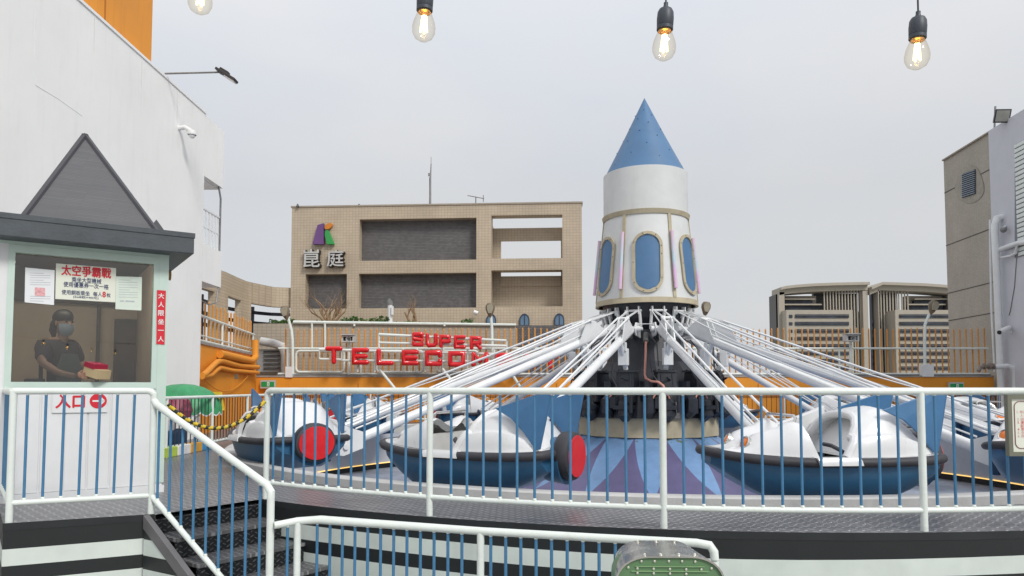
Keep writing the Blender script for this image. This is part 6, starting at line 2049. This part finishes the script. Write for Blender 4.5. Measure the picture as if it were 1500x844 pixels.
# ------------------------------------------------------------ green control box in front
kb = thing('control_box', 'green riveted box with an arched top and stainless hood before the low railing', 'box', (0.79, 3.85, 0))
KY0, KY1 = 3.62, 3.98
cxk = P(981, 830, KY0).x
hw = 0.262
zt0 = P(981, 816, KY0).z
def arch(hw_, zt, rr_, zb):
    pts_ = [(-hw_, zb), ]
    for i in range(9):
        a_ = pi - (pi / 2) * i / 8
        pts_.append((-hw_ + rr_ * 1.35 + rr_ * 1.35 * math.cos(a_), zt - rr_ + rr_ * math.sin(a_)))
    for i in range(9):
        a_ = pi / 2 - (pi / 2) * i / 8
        pts_.append((hw_ - rr_ * 1.35 + rr_ * 1.35 * math.cos(a_), zt - rr_ + rr_ * math.sin(a_)))
    pts_.append((hw_, zb))
    return pts_
GRN = mat('green_box_paint', (0.11, 0.21, 0.10), 0.35, var=0.1, dirt=0.2, dirtcol=(0.2, 0.3, 0.15))
ar = arch(hw, zt0, 0.115, 0.0)
MB().prism([Vector((cxk + x_, KY0, z_)) for x_, z_ in ar], (0, 0.03, 0)).build('front_panel', GRN, kb)
MB().prism([Vector((cxk + x_ * 0.97, KY0 + 0.03, z_ - 0.006)) for x_, z_ in ar], (0, 0.22, 0)).build('box_body', GRN, kb)
ar2, ar3 = arch(hw + 0.006, zt0 + 0.006, 0.12, 0.95), arch(hw - 0.002, zt0 - 0.002, 0.115, 0.95)
mb = MB()
n = len(ar2)
vs = [Vector((cxk + x_, KY0 - 0.012, z_)) for x_, z_ in ar2] + [Vector((cxk + x_ * 0.84, KY1, z_)) for x_, z_ in ar2] + [Vector((cxk + x_, KY0 - 0.012, z_)) for x_, z_ in ar3]
fs = [(i, i + 1, n + i + 1, n + i) for i in range(n - 1)] + [(2 * n + i, 2 * n + i + 1, i + 1, i) for i in range(n - 1)]
mb.add(vs, fs).build('steel_hood', mat('brushed_hood_steel', (0.62, 0.60, 0.55), 0.25, 1.0, var=0.2, vscale=6, bump=0.3, bscale=12), kb, smooth=True)
rv = MB().sphere((0, 0, 0), 0.007, 8, sc=(1, .6, 1)).mesh('rivet', (0, 0, 0), True, [mat('rivet_bright', (0.7, 0.7, 0.62), 0.3, 0.7)])
for x_, z_ in [(-.14, -.02), (-.075, -.02), (-.005, -.02), (.06, -.02), (.125, -.022), (-.16, -.055), (-.08, -.057), (0, -.058), (.08, -.06), (-.16, -.077), (-.08, -.079), (0, -.08), (.08, -.082), (-.205, -.05), (.205, -.055), (.155, -.06)]:
    inst('rivet', rv, kb, (cxk + x_, KY0 - 0.004, zt0 + z_))
for x_ in (-.10, 0.0, .10): inst('rivet', rv, kb, (cxk + x_, KY1 - 0.02, zt0 + 0.008))
for x_ in (-.12, -.04, .05, .13): inst('rivet', rv, kb, (cxk + x_, KY0 + 0.02, zt0 + 0.008))
mb = MB()
mb.bar(Vector((cxk - 0.19, KY0 - 0.004, zt0 - 0.068)), Vector((cxk + 0.19, KY0 - 0.004, zt0 - 0.070)), 0.008, 0.004)
mb.bar(Vector((cxk - 0.17, KY0 - 0.004, zt0 - 0.045)), Vector((cxk + 0.17, KY0 - 0.004, zt0 - 0.047)), 0.008, 0.003)
mb.build('panel_seam', mat('seam_light_green', (0.22, 0.36, 0.18), 0.4), kb)

# ------------------------------------------------------------ notice board on the right railing
nbY = 5.28
a_, b_ = P(1473, 578, nbY), P(1600, 578, nbY)
c_, d_ = P(1600, 668, nbY), P(1475, 668, nbY)
nb = thing('notice_board', 'framed cream notice board with numbered Chinese rules on the right railing', 'sign', tuple(d_))
dv = Vector((1, 0.0, 0))
x0, x1, z0_, z1 = a_.x, a_.x + 0.75, d_.z, a_.z
MB().slab([x0, x0 + .03, x1 - .03, x1], [z0_, z0_ + .03, z1 - .03, z1], [(x0 + .03, x1 - .03, z0_ + .03, z1 - .03)], lambda x_, d, z_: Vector((x_, nbY + d, z_)), -0.02, 0.02).build('frame', mat('board_frame_olive', (0.16, 0.16, 0.12), 0.5), nb)
MB().box2((x0 + .028, nbY - 0.005, z0_ + .028), (x1 - .028, nbY + 0.008, z1 - .028)).build('board', PAPERY, nb)
def rr2(xa, xb, za, zb, y, r__):
    return rrect(xa, xb, za, zb, y, r__, 6)
MB().tube(rr2(x0 + .055, x1 - .055, z0_ + .055, z1 - .05, nbY - 0.007, 0.04), 0.003, 6, closed=True).build('border_line', mat('border_maroon', (0.25, 0.10, 0.12), 0.6), nb)
for i, (s_, z_, m_) in enumerate((('1. 每台限乘坐兩名', 0.105, PINKI), ('人一同乘坐遊玩', 0.130, PINKI), ('2. 請繫好安全帶', 0.157, PINKI), ('3. 運轉中請勿站立', 0.180, SIGNRED), ('起立以免危險', 0.204, SIGNRED), ('4. 禁止攜帶寵物', 0.228, SIGNRED), ('5. 身高未滿勿搭乘', 0.252, PINKI), ('6. 請遵守服務人員', 0.276, PINKI))):
    indent = 0.0 if s_[0].isdigit() else 0.022
    vs, fs = text_mb(s_, 0.024)
    xm = min(v[0] for v in vs)
    mb = MB().add([Vector((x0 + 0.075 + indent + v[0] - xm, nbY - 0.0075, z1 - 0.02 - z_ * 1.02 + v[1])) for v in vs], fs)
    mb.build('lettering', m_, nb)

# ------------------------------------------------------------ striped rope, canopy, painted blocks, kiddie car
ra, rb_ = P(246, 592, 6.5), P(388, 588, 6.95)
pts_, nseg = [], 64
for i in range(nseg + 1):
    f = i / nseg
    p = ra.lerp(rb_, f)
    p.z -= 0.235 * 4 * f * (1 - f) - 0.0
    pts_.append(p)
mb = MB().tube(pts_, 0.018, 12)
nface = 12
for i in range(nseg):
    for j in range(nface):
        mb.m[i * nface + j] = 1 if ((i * 1.0 + j * 0.33) % 5) < 2.5 else 0
tag(mb.build('barrier_rope', [mat('rope_yellow', (0.62, 0.44, 0.02), 0.6), mat('rope_black', (0.02, 0.02, 0.02), 0.6)], smooth=True, base=tuple(ra)), 'yellow and black striped rope sagging across the top of the stairs', 'rope')

cn = thing('scalloped_canopy', 'green leaf-like scalloped canopy behind the fence at far left', 'canopy', (-6.0, 13.2, DZ))
cz = rel(-0.47)
mb = MB()
rows = []
for i in range(7):
    f = i / 6
    rr_ = 0.66 * math.sin(pi / 2 * (1 - f * 0.98))
    zz_ = cz + 0.08 + 0.46 * (1 - math.cos(pi / 2 * f)) ** 0.0 * math.sin(pi / 2 * f)
    rows.append([Vector((-6.0 + rr_ * (1 + 0.03 * math.cos(18 * t_)) * math.cos(t_), 13.2 + rr_ * (1 + 0.03 * math.cos(18 * t_)) * math.sin(t_), zz_)) for t_ in [2 * pi * j / 72 for j in range(72)]])
skirt = [Vector((-6.0 + 0.68 * math.cos(t_), 13.2 + 0.68 * math.sin(t_), cz + 0.04 - 0.06 * abs(math.sin(9 * t_)))) for t_ in [2 * pi * j / 72 for j in range(72)]]
rows = [skirt] + rows
vs = [p for r_ in rows for p in r_]
fs = [(i * 72 + j, i * 72 + (j + 1) % 72, (i + 1) * 72 + (j + 1) % 72, (i + 1) * 72 + j) for i in range(7) for j in range(72)]
mb.add(vs, fs).build('leaf_roof', mat('canopy_green', (0.03, 0.26, 0.10), 0.45, var=0.2, vscale=5), cn, smooth=True)
sk = [p + Vector((0, 0, -0.001)) for p in skirt]
mb = MB()
for j in range(72):
    a_, b_ = sk[j], sk[(j + 1) % 72]
    mb.add([a_, b_, b_ - Vector((0, 0, 0.022)), a_ - Vector((0, 0, 0.022))], [(0, 1, 2, 3)])
mb.build('white_edging', PLAINW, cn)
for x_, y_ in ((-5.55, 12.8), (-6.4, 13.5)):
    MB().tube([(x_, y_, DZ), (x_, y_, cz + 0.2)], 0.04, 10).build('post', PLAINW, cn, smooth=True)
mb = MB()
mb.lathe([(0.20, 0), (0.24, 0.12), (0.18, 0.30), (0.10, 0.34)], 14, (-5.62, 12.2, rel(-0.50)), cap=True)
mb.build('hanging_ornament', [mat('ornament_maroon', (0.30, 0.05, 0.09), 0.5, var=0.4, vscale=9)], cn, smooth=True)
MB().prism([(-5.46, 13.4, rel(-0.42)), (-5.36, 13.5, rel(-0.42)), (-5.42, 13.5, rel(-0.08)), (-5.58, 13.45, rel(-0.08))], (0, 0.05, 0)).build('yellow_pennant', mat('pennant_yellow', (0.65, 0.42, 0.02), 0.5), cn)
kc = thing('kiddie_ride', 'small white and navy kiddie ride car behind the far-left fence', 'ride', (-5.95, 11.9, DZ))
mb = MB().sphere((-5.9, 12.0, rel(-0.62)), 0.30, 16, sc=(1.0, 1.5, 0.9)); mb.build('white_body', SHELL, kc, smooth=True)
mb = MB().box((-5.9, 12.0, rel(-0.85)), (0.6, 1.1, 0.30)); mb.build('navy_base', DKBLUE, kc, bevel=0.05)
cols = [((0.42, 0.55, 0.08), 'lime green'), ((0.7, 0.7, 0.7), 'white'), ((0.62, 0.33, 0.05), 'orange'), ((0.05, 0.25, 0.5), 'blue')]
yb = 10.95
for (c3, nm), L_ in zip(cols, (0.55, 0.45, 0.42, 0.40)):
    o = MB().box2((-5.45, yb, DZ + 0.002), (-5.28, yb + L_, DZ + 0.16)).build('painted_block', mat('block_' + nm.replace(' ', '_'), c3, 0.5, var=0.15, vscale=6), bevel=0.01, base=(-5.36, yb + L_ / 2, DZ))
    tag(o, nm + ' painted low block on the deck at the foot of the far-left fence', 'block', 'painted blocks along the fence foot')
    yb += L_ + 0.02
# white slab at the ride edge left of the nearest gondola

# string of bulbs hung behind the camera, seen as warm dots mirrored in the booth window
rowp = [Vector((-2.25 + 0.52 * i, -3.6 - 0.15 * i, 3.05 + 0.05 * math.sin(i * 1.3))) for i in range(8)]
g0m = MB().lathe([(0.0001, 0), (0.018, 0.006), (0.0235, 0.027), (0.0175, 0.049), (0.0135, 0.062)], 12, (0, 0, 0), cap=False).mesh('glowing_glass', (0, 0, 0), True, [emit_mat('warm_bulb_glow', (1.0, 0.7, 0.3), 30.0)])
k0m = MB().lathe([(0.0155, 0.061), (0.017, 0.085), (0.006, 0.107), (0.003, 0.14)], 10).mesh('socket', (0, 0, 0), True, [DARKC])
for i, p in enumerate(rowp):
    t = thing('string_bulb', 'warm glowing bulb hung behind the viewer, a dot mirrored in the booth window', 'light bulb', tuple(p), 'string bulbs mirrored in the booth window')
    inst('glass', g0m, t, p, sc=(1.6, 1.6, 1.6)); inst('socket', k0m, t, p, sc=(1.6, 1.6, 1.6))
tag(MB().tube([p + Vector((0, 0, 0.22)) for p in rowp], 0.004, 5).build('bulb_cable', DARKC, base=tuple(rowp[0])), 'black cable carrying the string bulbs behind the viewer', 'cable')
